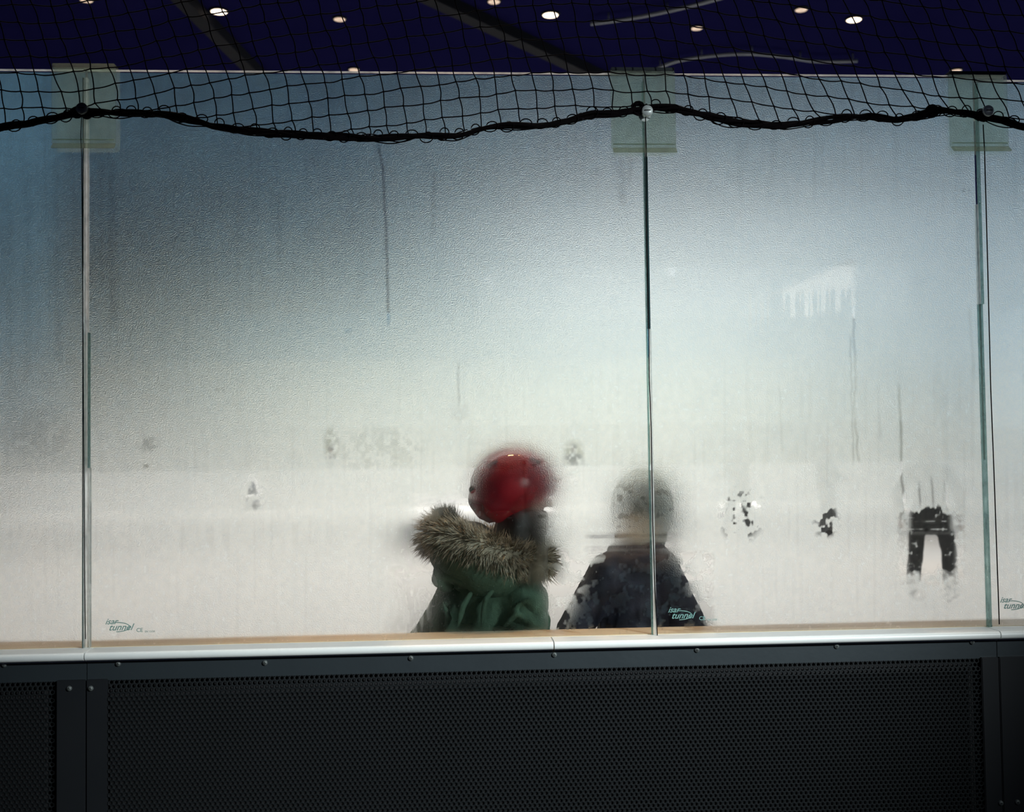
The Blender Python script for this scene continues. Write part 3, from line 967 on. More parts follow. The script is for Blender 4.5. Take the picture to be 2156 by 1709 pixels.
def node(c, k):
    """node of column c, row k (k grows downwards)"""
    xr = -330 + c * 40.2
    y = 118 + 36.0 * k + float(np.interp(xr, BX, BY))
    for _ in range(3):
        lean = 0.30 + 0.05 * math.sin(xr * 0.004)
        dy = y - 150
        s = lean * min(dy, 30) + lean * 0.45 * max(dy - 30, 0)
        if xr > 1500: s = lean * 1.25 * dy
        x = xr + s
        y = 118 + 36.0 * k + float(np.interp(x, BX, BY))
    for (tx, ty) in ((172, 228), (1340, 206), (1970, 226)):
        d = math.hypot(x - tx, (y - ty) * 1.2)
        if y < ty + 6 and d < 90:
            w = 0.42 * (1 - d / 90) ** 1.2
            x += (tx - x) * w
            y += (ty - y) * w
    x += 2.2 * math.sin(c * 2.1 + k * 1.3)
    y += 1.8 * math.sin(c * 1.7 + k * 2.3)
    return x, y
net = empty('safety_net', (1.0, YN, at(1000, 280, YN).z), 'black knotted safety net sagging along the top of the glass', 'net')
bm = bmesh.new()
def P2(x, y, dy=0.0): return at(x, y, YN + dy)
NC, K0, K1 = 76, -8, 12
nodes = {}
for c in range(NC):
    for k in range(K0, K1):
        x, y = node(c, k)
        lim = cordy(x) - 4
        nodes[c, k] = (x, min(y, lim), y > lim)
def strand(a, b, w):
    (x0, y0, _), (x1, y1, _) = a, b
    L = math.hypot(x1 - x0, y1 - y0)
    if L < 3: return
    nx, ny = -(y1 - y0) / L, (x1 - x0) / L
    pts = []
    for i in range(5):
        t = i / 4
        o_ = w * math.sin(math.pi * t)
        pts.append(P2(x0 + (x1 - x0) * t + nx * o_, y0 + (y1 - y0) * t + ny * o_, 0.002 * math.sin(x0 * 0.05)))
    add_tube(bm, pts, 0.00165, 5, False)
for c in range(NC):
    for k in range(K0, K1):
        a = nodes[c, k]
        if a[2]: continue
        if (c, k + 1) in nodes:
            strand(a, nodes[c, k + 1], random.uniform(-3.2, 1.5))
        if (c + 1, k) in nodes and not nodes[c + 1, k][2]:
            strand(a, nodes[c + 1, k], random.uniform(0.5, 3.0))
        elif (c + 1, k) in nodes:
            strand(a, nodes[c + 1, k], 1.0)
        add_ball(bm, P2(a[0], a[1]), 0.0030, 1)
    for k in range(K0, K1):
        if (c + 1, k) in nodes and nodes[c, k][2] and not nodes[c + 1, k][2]:
            strand(nodes[c, k], nodes[c + 1, k], 1.0)
link_bm('mesh', bm, MT['net'], net, True)
# gathered lower edge: several ropes and a looping lacing
bm = bmesh.new()
for j, (ph, amp, rr, off) in enumerate(((0, 4.6, 0.0056, 0), (2.1, 4.8, 0.0052, 1), (4.0, 4.0, 0.0050, -1), (1.0, 2.6, 0.0050, 2), (3.3, 7.5, 0.0016, 7), (5.1, 8.5, 0.0015, 1))):
    pts = []
    x = -260.0
    while x < 2480:
        w = 1.0 if j < 4 else (0.5 + 0.5 * math.sin(x * 0.011 + j))
        pts.append(P2(x, cordy(x) + off + amp * w * math.sin(x * (0.028 + 0.004 * j) + ph), 0.006 * math.cos(x * 0.04 + ph)))
        x += 7
    add_tube(bm, pts, rr, 6)
link_bm('edge_rope', bm, MT['cord'], net, True)
bm = bmesh.new()
x = -250.0
pts = []
while x < 2470:
    L = random.uniform(26, 38)
    h = random.uniform(9, 14)
    up = random.uniform(-2, 6)
    for i in range(15):
        a = 2 * math.pi * i / 14
        xx = x + L * 0.5 + (L * 0.42) * math.cos(a + math.pi) + L * 0.3 * i / 14
        pts.append(P2(xx, cordy(x + L / 2) - up + h * math.sin(a), 0.010 * math.cos(a)))
    x += L + random.uniform(0, 7)
add_tube(bm, pts, 0.0016, 5)
link_bm('lacing', bm, MT['cord'], net, True)
for (tx, ty) in ((172, 236), (1352, 228), (1970, 234), (2078, 244)):
    pts = []
    for j in range(7):
        rx, ry = random.uniform(6, 13), random.uniform(8, 17)
        ax = random.uniform(0, math.pi)
        for i in range(13):
            a = 2 * math.pi * i / 12
            u, v = rx * math.cos(a), ry * math.sin(a)
            pts.append(P2(tx - 8 + random.uniform(-1, 1) + u * math.cos(ax) - v * math.sin(ax), ty + u * math.sin(ax) + v * math.cos(ax), 0.008 * math.cos(a * 2)))
    bm = bmesh.new(); add_tube(bm, pts, 0.0024, 5)
    link_bm('knot', bm, MT['cord'], net, True)

def hang_cord(pts, r, label):
    P = [at(x, y, -0.006 if y > 300 else YN + 0.012) for x, y in pts]
    bm = bmesh.new(); add_tube(bm, P, r, 6)
    o = root_mesh('hanging_cord', bm, MT['cord'], P[-1], True)
    tag(o, label, 'cord', 'thin cords hanging down the joints')
hang_cord([(172, 244), (170, 285), (172, 330), (174, 600), (176, 900), (178, 1200), (180, 1345)], 0.0011, 'thin black cord hanging down the left glass joint')
hang_cord([(1359, 244), (1360, 290), (1361, 325), (1362, 480), (1366, 690), (1367, 800), (1371, 900), (1374, 1100), (1379, 1240), (1384, 1342)], 0.0014, 'thin black cord hanging down the middle glass joint')
hang_cord([(2070, 262), (2073, 320), (2078, 500), (2086, 820), (2093, 1000), (2100, 1200), (2104, 1314)], 0.0017, 'thin black cord hanging down beside the right glass joint')


# ------------------------------------------------------------------ people
def gap_pts(*p): return [Vector(q) for q in p]


def hand(bm, wrist, d, side, size=1.0, curl=0.5, facing=Vector((0, -1, 0))):
    """palm, four unequal bent fingers and a thumb, as volumes to be skinned with the body"""
    d = Vector(d).normalized()
    s = d.cross(facing).normalized() * side
    n = s.cross(d).normalized()
    k = size
    p = Vector(wrist)
    add_capsule(bm, p, p + d * 0.035 * k, 0.026 * k, 0.030 * k)
    add_capsule(bm, p + d * 0.03 * k + s * 0.018 * k, p + d * 0.075 * k + s * 0.024 * k, 0.020 * k, 0.016 * k)
    add_capsule(bm, p + d * 0.03 * k - s * 0.018 * k, p + d * 0.072 * k - s * 0.024 * k, 0.020 * k, 0.016 * k)
    for j, (off, L) in enumerate(((0.030, 0.062), (0.010, 0.070), (-0.010, 0.066), (-0.030, 0.050))):
        a = p + d * 0.082 * k + s * off * k
        b = a + (d * 0.92 + n * curl * 0.5).normalized() * L * 0.5 * k
        c = b + (d * 0.7 + n * curl).normalized() * L * 0.5 * k
        add_capsule(bm, a, b, 0.0090 * k, 0.0082 * k)
        add_capsule(bm, b, c, 0.0082 * k, 0.0070 * k)
    a = p + d * 0.022 * k + s * 0.028 * k
    b = a + (d * 0.7 + s * 0.75).normalized() * 0.034 * k
    c = b + (d * 0.95 + s * 0.15 + n * 0.2).normalized() * 0.028 * k
    add_capsule(bm, a, b, 0.012 * k, 0.0100 * k)
    add_capsule(bm, b, c, 0.0100 * k, 0.0080 * k)


def head(bm, c, r, look, neck):
    """head with brow, nose, chin and ears; c centre, r half height, look direction"""
    c = Vector(c); look = Vector(look).normalized()
    side = look.cross(Vector((0, 0, 1))).normalized()
    up = Vector((0, 0, 1))
    rot = Matrix((side, look, up)).transposed()
    add_ball(bm, c + up * r * 0.18, r * 0.80, 3, (0.88, 1.06, 1.0), rot)
    add_ball(bm, c - up * r * 0.30 + look * r * 0.22, r * 0.58, 3, (0.92, 0.95, 1.1), rot)
    add_ball(bm, c - up * r * 0.78 + look * r * 0.45, r * 0.22, 2, (1.2, 1, 0.9), rot)
    add_capsule(bm, c + look * r * 0.80 + up * r * 0.05, c + look * r * 1.02 - up * r * 0.22, r * 0.07, r * 0.12)
    for sgn in (-1, 1):
        add_ball(bm, c + side * sgn * r * 0.74 - up * r * 0.08, r * 0.22, 2, (0.35, 0.7, 1.1), rot)
        add_ball(bm, c + look * r * 0.66 + side * sgn * r * 0.34 + up * r * 0.20, r * 0.16, 2, (1.5, 0.8, 0.5), rot)
    add_capsule(bm, c + look * r * 0.78 - up * r * 0.46 + side * r * 0.16, c + look * r * 0.78 - up * r * 0.46 - side * r * 0.16, r * 0.07, r * 0.07)
    add_capsule(bm, c - up * r * 0.5, Vector(neck), r * 0.46, r * 0.50)


def eyes(parent, c, r, look):
    c = Vector(c); look = Vector(look).normalized()
    side = look.cross(Vector((0, 0, 1))).normalized()
    for sgn in (-1, 1):
        bm = bmesh.new()
        add_ball(bm, c + look * r * 0.76 + side * sgn * r * 0.33 + Vector((0, 0, r * 0.02)), r * 0.10, 2)
        link_bm('eye', bm, MT['black'], parent, True)


def skate(parent, ankle, d, k=1.0):
    """boot with cuff, blade holder and runner; d = toe direction, blade on the ice z=0"""
    a = Vector((ankle[0], ankle[1], 0)); d = Vector((d[0], d[1], 0)).normalized()
    bm = bmesh.new()
    add_capsule(bm, a + Vector((0, 0, 0.30 * k)), a + Vector((0, 0, 0.17 * k)), 0.060 * k, 0.052 * k)
    add_capsule(bm, a + Vector((0, 0, 0.12 * k)) - d * 0.03 * k, a + d * 0.15 * k + Vector((0, 0, 0.10 * k)), 0.050 * k, 0.036 * k)
    b = organic('skate_boot', bm, MT['black'], parent, 0.012, 4)
    bm = bmesh.new()
    s = Vector((-d.y, d.x, 0)) * 0.004
    for sgn in (0,):
        pts = [(-0.10, 0.0), (0.17, 0.0), (0.19, 0.018), (0.16, 0.035), (0.13, 0.07), (0.08, 0.07), (0.06, 0.035), (0.0, 0.035), (-0.02, 0.07), (-0.07, 0.07), (-0.09, 0.035), (-0.11, 0.02)]
        f1 = [bm.verts.new(a + d * u * k + s + Vector((0, 0, v * k + 0.001))) for u, v in pts]
        f2 = [bm.verts.new(a + d * u * k - s + Vector((0, 0, v * k + 0.001))) for u, v in pts]
        bm.faces.new(f1); bm.faces.new(f2[::-1])
        for i in range(len(pts)): bm.faces.new((f1[i], f2[i], f2[(i + 1) % len(pts)], f1[(i + 1) % len(pts)]))
    link_bm('blade', bm, MT['steel'], b)


def skater(x, y, height, look, label, top, legs, hat, pose='stand', spread=0.16, group=None):
    """whole figure on skates, standing at x,y on the ice; look = facing direction"""
    k = height / 1.70
    L = Vector((look[0], look[1], 0)).normalized()
    Sd = Vector((L.y, -L.x, 0))
    o = Vector((x, y, 0))
    t = empty('person', o, label, 'person', group)
    def q(s, f, z): return o + Sd * s * k + L * f * k + Vector((0, 0, z * k))
    hipz, shz, hdz = 0.88, 1.38, 1.64
    body = bmesh.new()
    head(body, q(0, 0.03, hdz - 0.02), 0.115 * k, L, q(0, 0, 1.44))
    add_capsule(body, q(0, 0, 1.30), q(0, 0, 1.02), 0.085 * k, 0.09 * k)
    add_capsule(body, q(0, 0, 1.42), q(0, 0, 1.30), 0.045 * k, 0.08 * k)
    jk, tr = bmesh.new(), bmesh.new()
    add_capsule(jk, q(-0.12, 0, shz - 0.02), q(0.12, 0, shz - 0.02), 0.085 * k, 0.085 * k)
    add_capsule(jk, q(0, 0, 1.28), q(0, 0, 0.90), 0.165 * k, 0.165 * k, 0.85)
    add_capsule(jk, q(-0.09, 0, 0.92), q(0.09, 0, 0.92), 0.115 * k, 0.115 * k)
    add_capsule(jk, q(0, 0.01, 1.47), q(0, 0, 1.40), 0.082 * k, 0.105 * k)
    for sg in (-1, 1):
        sh = q(0.185 * sg, 0, shz)
        if pose == 'stand':
            el, wr = q(0.335 * sg, -0.05, 1.12), q(0.315 * sg, 0.06, 0.86)
        else:
            el, wr = q(0.27 * sg, 0.10, 1.14), q(0.24 * sg, 0.32, 1.06)
        add_capsule(jk, sh, el, 0.068 * k, 0.056 * k)
        add_capsule(jk, el, el.lerp(wr, 0.86), 0.056 * k, 0.046 * k)
        add_capsule(body, el, wr, 0.035 * k, 0.026 * k)
        add_capsule(body, sh, el, 0.036 * k, 0.034 * k)
        add_capsule(body, q(0, 0, 1.33), sh, 0.05 * k, 0.036 * k)
        hand(body, wr, (wr - el), sg, k, 0.5, L)
        hp, kn, an = q((0.09 + spread * 0.22) * sg, 0, hipz), q((0.09 + spread * 0.44) * sg, 0.045, 0.50), q((0.09 + spread * 0.55) * sg, -0.01, 0.16)
        add_capsule(tr, hp, kn, 0.095 * k, 0.082 * k)
        add_capsule(tr, kn, an + Vector((0, 0, 0.04 * k)), 0.082 * k, 0.076 * k)
        add_capsule(body, q(0, 0, 0.90), hp, 0.08 * k, 0.06 * k)
        add_capsule(body, hp, kn, 0.06 * k, 0.05 * k)
        add_capsule(body, kn, an, 0.05 * k, 0.035 * k)
        skate(t, an, Vector(L) + Sd * 0.35 * sg, k)
    add_capsule(body, q(0, 0, 1.02), q(0, 0, 0.88), 0.09 * k, 0.10 * k)
    add_capsule(tr, q(-0.06, 0, 0.92), q(0.06, 0, 0.92), 0.125 * k, 0.125 * k, 0.9)
    add_capsule(tr, q(-0.09, 0, 0.79), q(0.09, 0, 0.79), 0.105 * k, 0.105 * k, 0.9)
    organic('body', body, MT['skin'], t, 0.012 * k, 3)
    organic('jacket', jk, top, t, 0.014 * k, 5, [(0.12, 0.018)])
    organic('trousers', tr, legs, t, 0.014 * k, 5, [(0.10, 0.014)])
    eyes(t, q(0, 0.03, hdz - 0.02), 0.115 * k, L)
    h = bmesh.new()
    add_ball(h, q(0, 0.01, hdz + 0.035), 0.115 * k, 3, (1, 1, 0.92))
    bmesh.ops.bisect_plane(h, geom=h.verts[:] + h.edges[:] + h.faces[:], plane_co=q(0, 0, hdz + 0.01), plane_no=(0, 0, -1), clear_outer=True)
    add_tube(h, [q(0.112 * math.cos(a), 0.01 + 0.118 * math.sin(a), hdz + 0.012) for a in [i * math.pi / 12 for i in range(25)]], 0.012 * k, 8)
    link_bm('hat', h, hat, t, True)
    return t


pS = at_z(1963, 1262, 0.0)
skater(pS.x, pS.y, 1.62, (-0.12, -1), 'person skating towards the glass, dark jacket and black trousers, legs apart', MT['blackcloth'], MT['blackcloth'], MT['black'], 'stand', 0.19)
pA = at_z(1742, 1134, 0.0)
skater(pA.x, pA.y, 1.62, (0.8, -0.6), 'person far out on the ice left of the black-trousered skater, almost lost in the fog', MT['greycloth'], MT['blackcloth'], MT['black'], 'glide', 0.20)
pB = at_z(1560, 1134, 0.0)
skater(pB.x, pB.y, 1.66, (-0.9, -0.4), 'person in dark clothes far out on the ice just right of the navy jacket', MT['blackcloth'], MT['blackcloth'], MT['greycloth'], 'glide', 0.30)
for px, Y, h, tp, lab in ((697, 31.6, 1.70, 'blackcloth', 'person in dark clothes behind the far boards, left of the red helmet'),
                          (1207, 31.6, 1.66, 'blackcloth', 'person behind the far boards between the two nearest people'),
                          (312, 31.6, 1.66, 'olivecloth', 'person in an olive jacket behind the far boards at the far left')):
    p = at(px, 960, Y)
    skater(p.x, Y, h, (0, -1), lab, MT[tp], MT['blackcloth'], MT['black'], 'stand', 0.06)

# training cone near the far boards
pc = at(531, 1063, 29.3)
pc.z = 0.0
t = empty('training_cone', (pc.x, pc.y, 0), 'small blue-grey cone with pale bands on the ice far behind the glass', 'cone')
def cone_seg(z0, z1, r0_, r1_, name, m):
    bm = bmesh.new(); add_tube(bm, [(pc.x, pc.y, z0), (pc.x, pc.y, z1)], [r0_, r1_], 20)
    link_bm(name, bm, m, t, True)
cone_seg(0.03, 0.30, 0.26, 0.19, 'cone_body', MT['cone'])
cone_seg(0.30, 0.42, 0.195, 0.155, 'pale_band', MT['white'])
cone_seg(0.42, 0.78, 0.155, 0.05, 'cone_tip', MT['cone'])
bm = bmesh.new(); add_box(bm, pc.x - 0.32, pc.x + 0.32, pc.y - 0.32, pc.y + 0.32, 0.001, 0.03, 0.005)
link_bm('base', bm, MT['cone'], t)
# post rising behind the far boards
pp = at(967, 900, 33.0)
t = empty('lamp_post', (pp.x, 33.0, 0), 'thin grey post with a short arm rising behind the far boards', 'post')
bm = bmesh.new(); add_tube(bm, [(pp.x, 33, 0), (pp.x, 33, at(967, 765, 33.0).z)], [0.07, 0.04], 10)
link_bm('pole', bm, MT['greycloth'], t, True)
bm = bmesh.new(); z = at(967, 765, 33.0).z; add_box(bm, pp.x - 0.08, pp.x + 0.35, 32.92, 33.08, z, z + 0.10, 0.01)
link_bm('arm', bm, MT['greycloth'], t)
bm = bmesh.new(); z = at(967, 850, 33.0).z; add_box(bm, pp.x - 0.30, pp.x + 0.30, 32.85, 33.15, z - 0.5, z, 0.02)
link_bm('box', bm, MT['greycloth'], t)


def tufts(name, pts_fn, n, length, rad, m, parent, extra=None):
    """many thin hair tufts; pts_fn(i) -> point, direction"""
    V, Fc = [], []
    for i in range(n):
        p, d = pts_fn(i)
        L = length * random.uniform(0.6, 1.25)
        d = d.normalized()
        a = d.cross(Vector((0.3, 0.5, 0.8))).normalized()
        b = d.cross(a)
        r = rad * random.uniform(0.7, 1.3)
        bend = Vector((random.uniform(-1, 1), random.uniform(-1, 1), random.uniform(-1.3, 0.6))) * L * 0.25
        k = len(V)
        for j in range(3):
            w = a * math.cos(j * 2.094) * r + b * math.sin(j * 2.094) * r
            V.append(p + w)
        for j in range(3):
            w = (a * math.cos(j * 2.094) * r + b * math.sin(j * 2.094) * r) * 0.75
            V.append(p + d * L * 0.55 + bend * 0.3 + w)
        V.append(p + d * L + bend)
        for j in range(3):
            Fc.append((k + j, k + (j + 1) % 3, k + 3 + (j + 1) % 3, k + 3 + j))
            Fc.append((k + 3 + j, k + 3 + (j + 1) % 3, k + 6))
    me = bpy.data.meshes.new(name)
    me.from_pydata(V, [], Fc)
    me.update()
    return link_mesh(name, me, m, parent, True)


# ---- the child in the green parka and red helmet, back turned, looking right
YG = 0.34
def g3(px, py, dy=0.0): return at(px, py, YG + dy)
t = empty('person', (g3(1050, 1300).x, YG, 0.0), 'person in a green parka with fur-trimmed hood and red helmet, turned away', 'person')
hc = g3(1082, 1046)
look = Vector((1.0, 0.22, -0.02))
bm = bmesh.new()
head(bm, hc, 0.112, look, g3(1062, 1180))
add_capsule(bm, g3(1060, 1190), g3(1045, 1400), 0.10, 0.12)
add_capsule(bm, g3(1045, 1400), g3(1040, 1560), 0.11, 0.12)
A_sh, A_el, A_wr = g3(1108, 1268, -0.10), g3(1112, 1420, -0.13), g3(1168, 1490, 0.02)
B_sh, B_el, B_wr = g3(968, 1258, 0.10), g3(902, 1345, 0.12), g3(835, 1410, 0.05)
for sh, el, wr, sg in ((A_sh, A_el, A_wr, 1), (B_sh, B_el, B_wr, -1)):
    add_capsule(bm, sh, el, 0.042, 0.036)
    add_capsule(bm, el, wr, 0.036, 0.026)
    hand(bm, wr, wr - el, sg, 0.92, 0.6, Vector((0.3, 1, 0)))
hipL, hipR = g3(1000, 1560, 0.07), g3(1075, 1560, -0.05)
for hp, sx in ((hipL, -0.02), (hipR, 0.05)):
    kn = Vector((hp.x + sx, hp.y - 0.01, 0.46)); an = Vector((hp.x + sx * 1.3, hp.y, 0.12))
    add_capsule(bm, hp, kn, 0.075, 0.055)
    add_capsule(bm, kn, an, 0.055, 0.036)
    skate(t, an, (1, 0.1), 0.95)
organic('body', bm, MT['skin'], t, 0.010, 3)
eyes(t, hc, 0.112, look)
bm = bmesh.new()
for hp, sx in ((hipL, -0.02), (hipR, 0.05)):
    kn = Vector((hp.x + sx, hp.y - 0.01, 0.46)); an = Vector((hp.x + sx * 1.3, hp.y, 0.18))
    add_capsule(bm, hp + Vector((0, 0, 0.05)), kn, 0.105, 0.078)
    add_capsule(bm, kn, an, 0.078, 0.065)
organic('trousers', bm, MT['blackcloth'], t, 0.014, 5, [(0.1, 0.012)])
# parka: trunk, shoulders, sleeves, skirt
bm = bmesh.new()
add_capsule(bm, g3(1052, 1262), g3(1040, 1420), 0.122, 0.140, 0.95)
add_capsule(bm, g3(1040, 1420), g3(1036, 1600), 0.140, 0.155, 0.9)
add_capsule(bm, g3(985, 1262, 0.08), g3(1092, 1262, -0.06), 0.078, 0.080)
add_capsule(bm, g3(1030, 1228, 0.02), g3(1080, 1236, 0.0), 0.070, 0.062)
add_capsule(bm, A_sh, A_el, 0.066, 0.058)
add_capsule(bm, A_el, A_el.lerp(A_wr, 0.8), 0.058, 0.046)
add_capsule(bm, B_sh, B_el, 0.070, 0.056)
add_capsule(bm, B_el, B_el.lerp(B_wr, 0.8), 0.056, 0.045)
add_capsule(bm, g3(960, 1262, 0.03), g3(955, 1330, 0.02), 0.045, 0.075)
pk = organic('parka', bm, MT['green'], t, 0.009, 3, [(0.10, 0.020), (0.045, 0.016)])
# modelled folds and seams on the back: long pleats fanning from the shoulder
bm = bmesh.new()
for pts, r in (([(1000, 1235, -0.085), (975, 1275, -0.11), (962, 1325, -0.12)], 0.010), ([(1060, 1215, -0.10), (1022, 1262, -0.135), (1012, 1330, -0.14)], 0.009),
               ([(1128, 1320, -0.185), (1090, 1290, -0.180), (1050, 1330, -0.15)], 0.010), ([(1140, 1290, -0.18), (1110, 1262, -0.175), (1075, 1285, -0.165)], 0.009),
               ([(930, 1265, -0.03), (945, 1300, -0.06), (935, 1335, -0.05)], 0.010)):
    P = [g3(a, b, c) for a, b, c in pts]
    P = [P[0], P[0].lerp(P[1], 0.5), P[1], P[1].lerp(P[2], 0.5), P[2]]
    add_tube(bm, P, [0.003, r, r * 1.1, r, 0.003], 8)
organic('sleeve_folds', bm, MT['green'], pk, 0.006, 5)
# hood lying on the back: rolled shell, dark lining, fur rim
RC = g3(1030, 1150, -0.02)
def rim(a, grow=1.0, dz=0.0):
    """tilted oval, high at the front-left, open to the head"""
    x = 0.150 * math.cos(a) * grow
    y = 0.125 * math.sin(a) * grow
    return RC + Vector((x, y, -0.24 * x + 0.22 * y * 0.0 + dz)) + Vector((0, 0, 0.012 * math.sin(2 * a)))
bm = bmesh.new()
N = 28
rr = []
for lv, (gr, dz) in enumerate(((1.0, -0.004), (1.04, -0.035), (1.00, -0.068), (0.86, -0.098), (0.6, -0.118), (0.3, -0.122))):
    rr.append([bm.verts.new(rim(2 * math.pi * i / N, gr, dz) + Vector((-0.012 * lv * 0.6, 0, 0))) for i in range(N)])
for a, b in zip(rr[:-1], rr[1:]):
    for i in range(N): bm.faces.new((a[i], a[(i + 1) % N], b[(i + 1) % N], b[i]))
bm.faces.new(rr[-1])
hood = link_bm('hood', bm, MT['green'], t, True)
so_ = hood.modifiers.new('cloth', 'SOLIDIFY'); so_.thickness = 0.012
sb = hood.modifiers.new('sub', 'SUBSURF'); sb.levels = 1; sb.render_levels = 2
dd = hood.modifiers.new('folds', 'DISPLACE'); dd.texture = clouds(0.05); dd.strength = 0.02; dd.texture_coords = 'LOCAL'
bm = bmesh.new()
add_capsule(bm, g3(928, 1204, -0.05), g3(1000, 1222, -0.10), 0.026, 0.028)
add_capsule(bm, g3(926, 1218, -0.05), g3(940, 1232, -0.03), 0.026, 0.024)
add_capsule(bm, g3(1000, 1222, -0.10), g3(1085, 1214, -0.10), 0.028, 0.022)
organic('hood_roll', bm, MT['green'], hood, 0.007, 4, [(0.04, 0.012)])
bm = bmesh.new()
add_ball(bm, g3(1040, 1150, -0.0), 0.105, 3, (1.1, 1.0, 0.42))
add_ball(bm, g3(990, 1128, 0.04), 0.060, 3, (1.1, 1.0, 0.75))
organic('hood_lining', bm, MT['fur_dark'], hood, 0.010, 4)
def furp(i):
    a = random.uniform(0, 2 * math.pi)
    b = random.uniform(0, 2 * math.pi)
    c = rim(a, 0.98, 0.0)
    out = Vector((math.cos(a) * 0.150, math.sin(a) * 0.125, 0)).normalized()
    w = 0.036 + 0.014 * max(0, -math.cos(a))
    d = out * math.cos(b) + Vector((0, 0, 1)) * math.sin(b)
    return c + d * w * 0.8, d + out * 0.9 + Vector((-0.2, 0, -0.55 if math.sin(b) < 0.3 else 0.25)) + Vector((random.uniform(-.4, .4), random.uniform(-.4, .4), random.uniform(-.4, .4)))
bm = bmesh.new()
add_tube(bm, [rim(2 * math.pi * i / 36, 0.98, 0) for i in range(37)], 0.032, 10, False)
fr = link_bm('fur_trim', bm, MT['fur'], t, True)
f2 = tufts('fur_hair', furp, 6500, 0.044, 0.0016, MT['fur'], fr)
f2['kind'] = 'stuff'
def furd(i):
    a = random.uniform(2.3, 3.9)
    c = rim(a, 0.86, 0.026)
    return c, Vector((-0.3 + random.uniform(-.4, .4), random.uniform(-.5, .5), 1.0))
f3 = tufts('dark_fur_hair', furd, 1600, 0.060, 0.0020, MT['fur_dark'], fr)
f3['kind'] = 'stuff'
# long dark hair falling from under the helmet
bm = bmesh.new()
for i in range(46):
    u = i / 45
    x0 = 1058 + 88 * u
    dy = -0.075 * math.sin(math.pi * (0.15 + 0.8 * u))
    P = [g3(x0, 1075, dy), g3(x0 - 4 + random.uniform(-5, 5), 1110, dy * 1.15), g3(x0 - 10 + random.uniform(-8, 8), 1150, dy * 1.2), g3(x0 - 16 + random.uniform(-10, 10), 1185, dy * 1.2)]
    add_tube(bm, P, [0.012, 0.013, 0.011, 0.004], 6)
add_ball(bm, g3(1098, 1110, -0.01), 0.070, 3, (1.0, 1.0, 0.9))
organic('hair', bm, MT['hair'], t, 0.006, 2)
# helmet: shell with ear guard, dial, brim and vents
bm = bmesh.new()
hs = g3(1081, 1027)
rotH = Matrix.Rotation(math.radians(-4), 3, 'Y')
add_ball(bm, hs, 0.126, 4, (1.03, 0.86, 0.96), rotH)
add_ball(bm, g3(1040, 1040, 0.0), 0.085, 3, (0.80, 0.98, 1.06), rotH)
bmesh.ops.bisect_plane(bm, geom=bm.verts[:] + bm.edges[:] + bm.faces[:], plane_co=g3(1095, 1072), plane_no=Vector((0.45, 0, -1)), clear_outer=True)
bmesh.ops.holes_fill(bm, edges=bm.edges[:])
add_capsule(bm, g3(1046, 1066, -0.080), g3(1048, 1078, -0.080), 0.045, 0.034, 0.5)
add_capsule(bm, g3(1012, 1050, -0.03), g3(1020, 1078, -0.045), 0.040, 0.026, 0.9)
add_capsule(bm, g3(1046, 1066, 0.080), g3(1048, 1078, 0.080), 0.045, 0.034, 0.5)
hl = organic('helmet', bm, MT['helmet'], t, 0.006, 8)
bm = bmesh.new()
a0 = [g3(1158, 1020, -0.07), g3(1172, 1012, -0.03), g3(1177, 1010, 0.0), g3(1172, 1012, 0.03), g3(1158, 1020, 0.07)]
add_tube(bm, a0, [0.004, 0.007, 0.008, 0.007, 0.004], 8)
link_bm('brim', bm, MT['helmet'], hl, True)
bm = bmesh.new()
p = g3(997, 1031, -0.035)
add_tube(bm, [p + Vector((-0.006, -0.006, 0)), p + Vector((0.012, 0.012, 0))], [0.011, 0.013], 12)
link_bm('adjuster', bm, MT['black'], hl, True)
for (a, b) in (((1030, 980), (1044, 972)), ((1118, 966), (1134, 974)), ((1084, 990), (1100, 992))):
    bm = bmesh.new()
    add_capsule(bm, g3(a[0], a[1], -0.070), g3(b[0], b[1], -0.070), 0.006, 0.006)
    link_bm('vent', bm, MT['black'], hl, True)

# ---- the person in the navy jacket, back against the glass, hands in pockets
YV = 0.245
def v3(px, py, dy=0.0): return at(px, py, YV + dy)
t = empty('person', (v3(1340, 1300).x, YV, 0.0), 'person in a dark navy jacket leaning back against the glass, elbows out', 'person')
hc = v3(1352, 1078, 0.26)
look = Vector((0.35, 1.0, -0.05))
bm = bmesh.new()
head(bm, hc, 0.105, look, v3(1342, 1170, 0.12))
add_capsule(bm, v3(1340, 1190, 0.09), v3(1340, 1420, 0.07), 0.060, 0.080)
add_capsule(bm, v3(1340, 1420, 0.07), v3(1340, 1540, 0.07), 0.085, 0.090)
ARM = []
for sh, el, wr, sg in ((v3(1262, 1200), v3(1208, 1330), v3(1262, 1440, 0.10), -1), (v3(1412, 1200), v3(1456, 1330), v3(1412, 1440, 0.10), 1)):
    ARM.append((sh, el, wr))
    add_capsule(bm, sh + Vector((-0.035 * sg, 0.01, -0.02)), el, 0.030, 0.030)
    add_capsule(bm, v3(1340, 1215, 0.07), sh + Vector((-0.035 * sg, 0.01, -0.02)), 0.035, 0.030)
    add_capsule(bm, el, wr, 0.032, 0.024)
    hand(bm, wr, wr - el, -sg, 0.9, 0.6, Vector((0, 1, 0)))
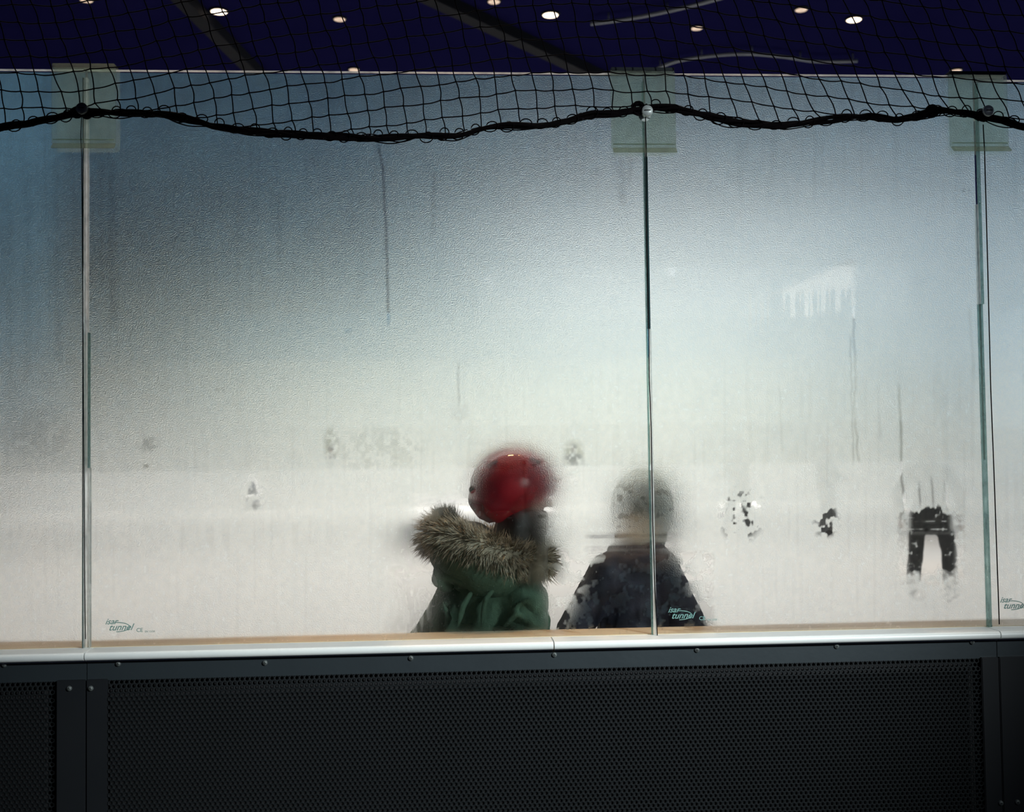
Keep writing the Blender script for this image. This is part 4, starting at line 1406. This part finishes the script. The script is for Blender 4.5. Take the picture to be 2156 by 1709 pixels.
for hx in (1305, 1375):
    hp = v3(hx, 1550, 0.06); kn = Vector((hp.x, hp.y + 0.02, 0.45)); an = Vector((hp.x, hp.y + 0.03, 0.12))
    add_capsule(bm, hp, kn, 0.072, 0.052); add_capsule(bm, kn, an, 0.052, 0.034)
    skate(t, an, (0.1, 1), 0.92)
organic('body', bm, MT['skin'], t, 0.010, 3)
eyes(t, hc, 0.105, look)
bm = bmesh.new()
for hx in (1305, 1375):
    hp = v3(hx, 1540, 0.06); kn = Vector((hp.x, hp.y + 0.02, 0.45)); an = Vector((hp.x, hp.y + 0.03, 0.18))
    add_capsule(bm, hp, kn, 0.098, 0.075); add_capsule(bm, kn, an, 0.075, 0.062)
organic('trousers', bm, MT['blackcloth'], t, 0.014, 5, [(0.1, 0.012)])
bm = bmesh.new()
add_capsule(bm, v3(1342, 1222, 0.05), v3(1328, 1400, 0.05), 0.100, 0.116)
add_capsule(bm, v3(1330, 1400, 0.05), v3(1338, 1560, 0.06), 0.116, 0.128)
add_capsule(bm, v3(1284, 1196, 0.02), v3(1398, 1196, 0.02), 0.050, 0.050)
add_capsule(bm, v3(1310, 1172, 0.05), v3(1372, 1172, 0.05), 0.050, 0.050)
for (sh, el, wr), cx in zip(ARM, (1288, 1392)):
    add_capsule(bm, sh + Vector((0.02 if cx < 1340 else -0.02, 0, 0)), el, 0.050, 0.052)
    add_capsule(bm, el, el.lerp(wr, 0.8), 0.052, 0.042)
    add_capsule(bm, v3(cx, 1215, 0.0), el.lerp(sh, 0.40) + Vector((0.02 if cx < 1340 else -0.02, 0, 0)), 0.055, 0.050)
organic('jacket', bm, MT['navy'], t, 0.009, 3, [(0.09, 0.014), (0.035, 0.008)])
bm = bmesh.new()
add_ball(bm, v3(1352, 1070, 0.25), 0.114, 4, (0.86, 0.95, 1.08))
add_capsule(bm, v3(1350, 1115, 0.22), v3(1344, 1168, 0.08), 0.085, 0.070)
bmesh.ops.bisect_plane(bm, geom=bm.verts[:] + bm.edges[:] + bm.faces[:], plane_co=v3(1365, 1060, 0.315), plane_no=Vector(look), clear_outer=True)
bmesh.ops.holes_fill(bm, edges=bm.edges[:])
organic('hood', bm, MT['greyhood'], t, 0.009, 5, [(0.05, 0.010)])
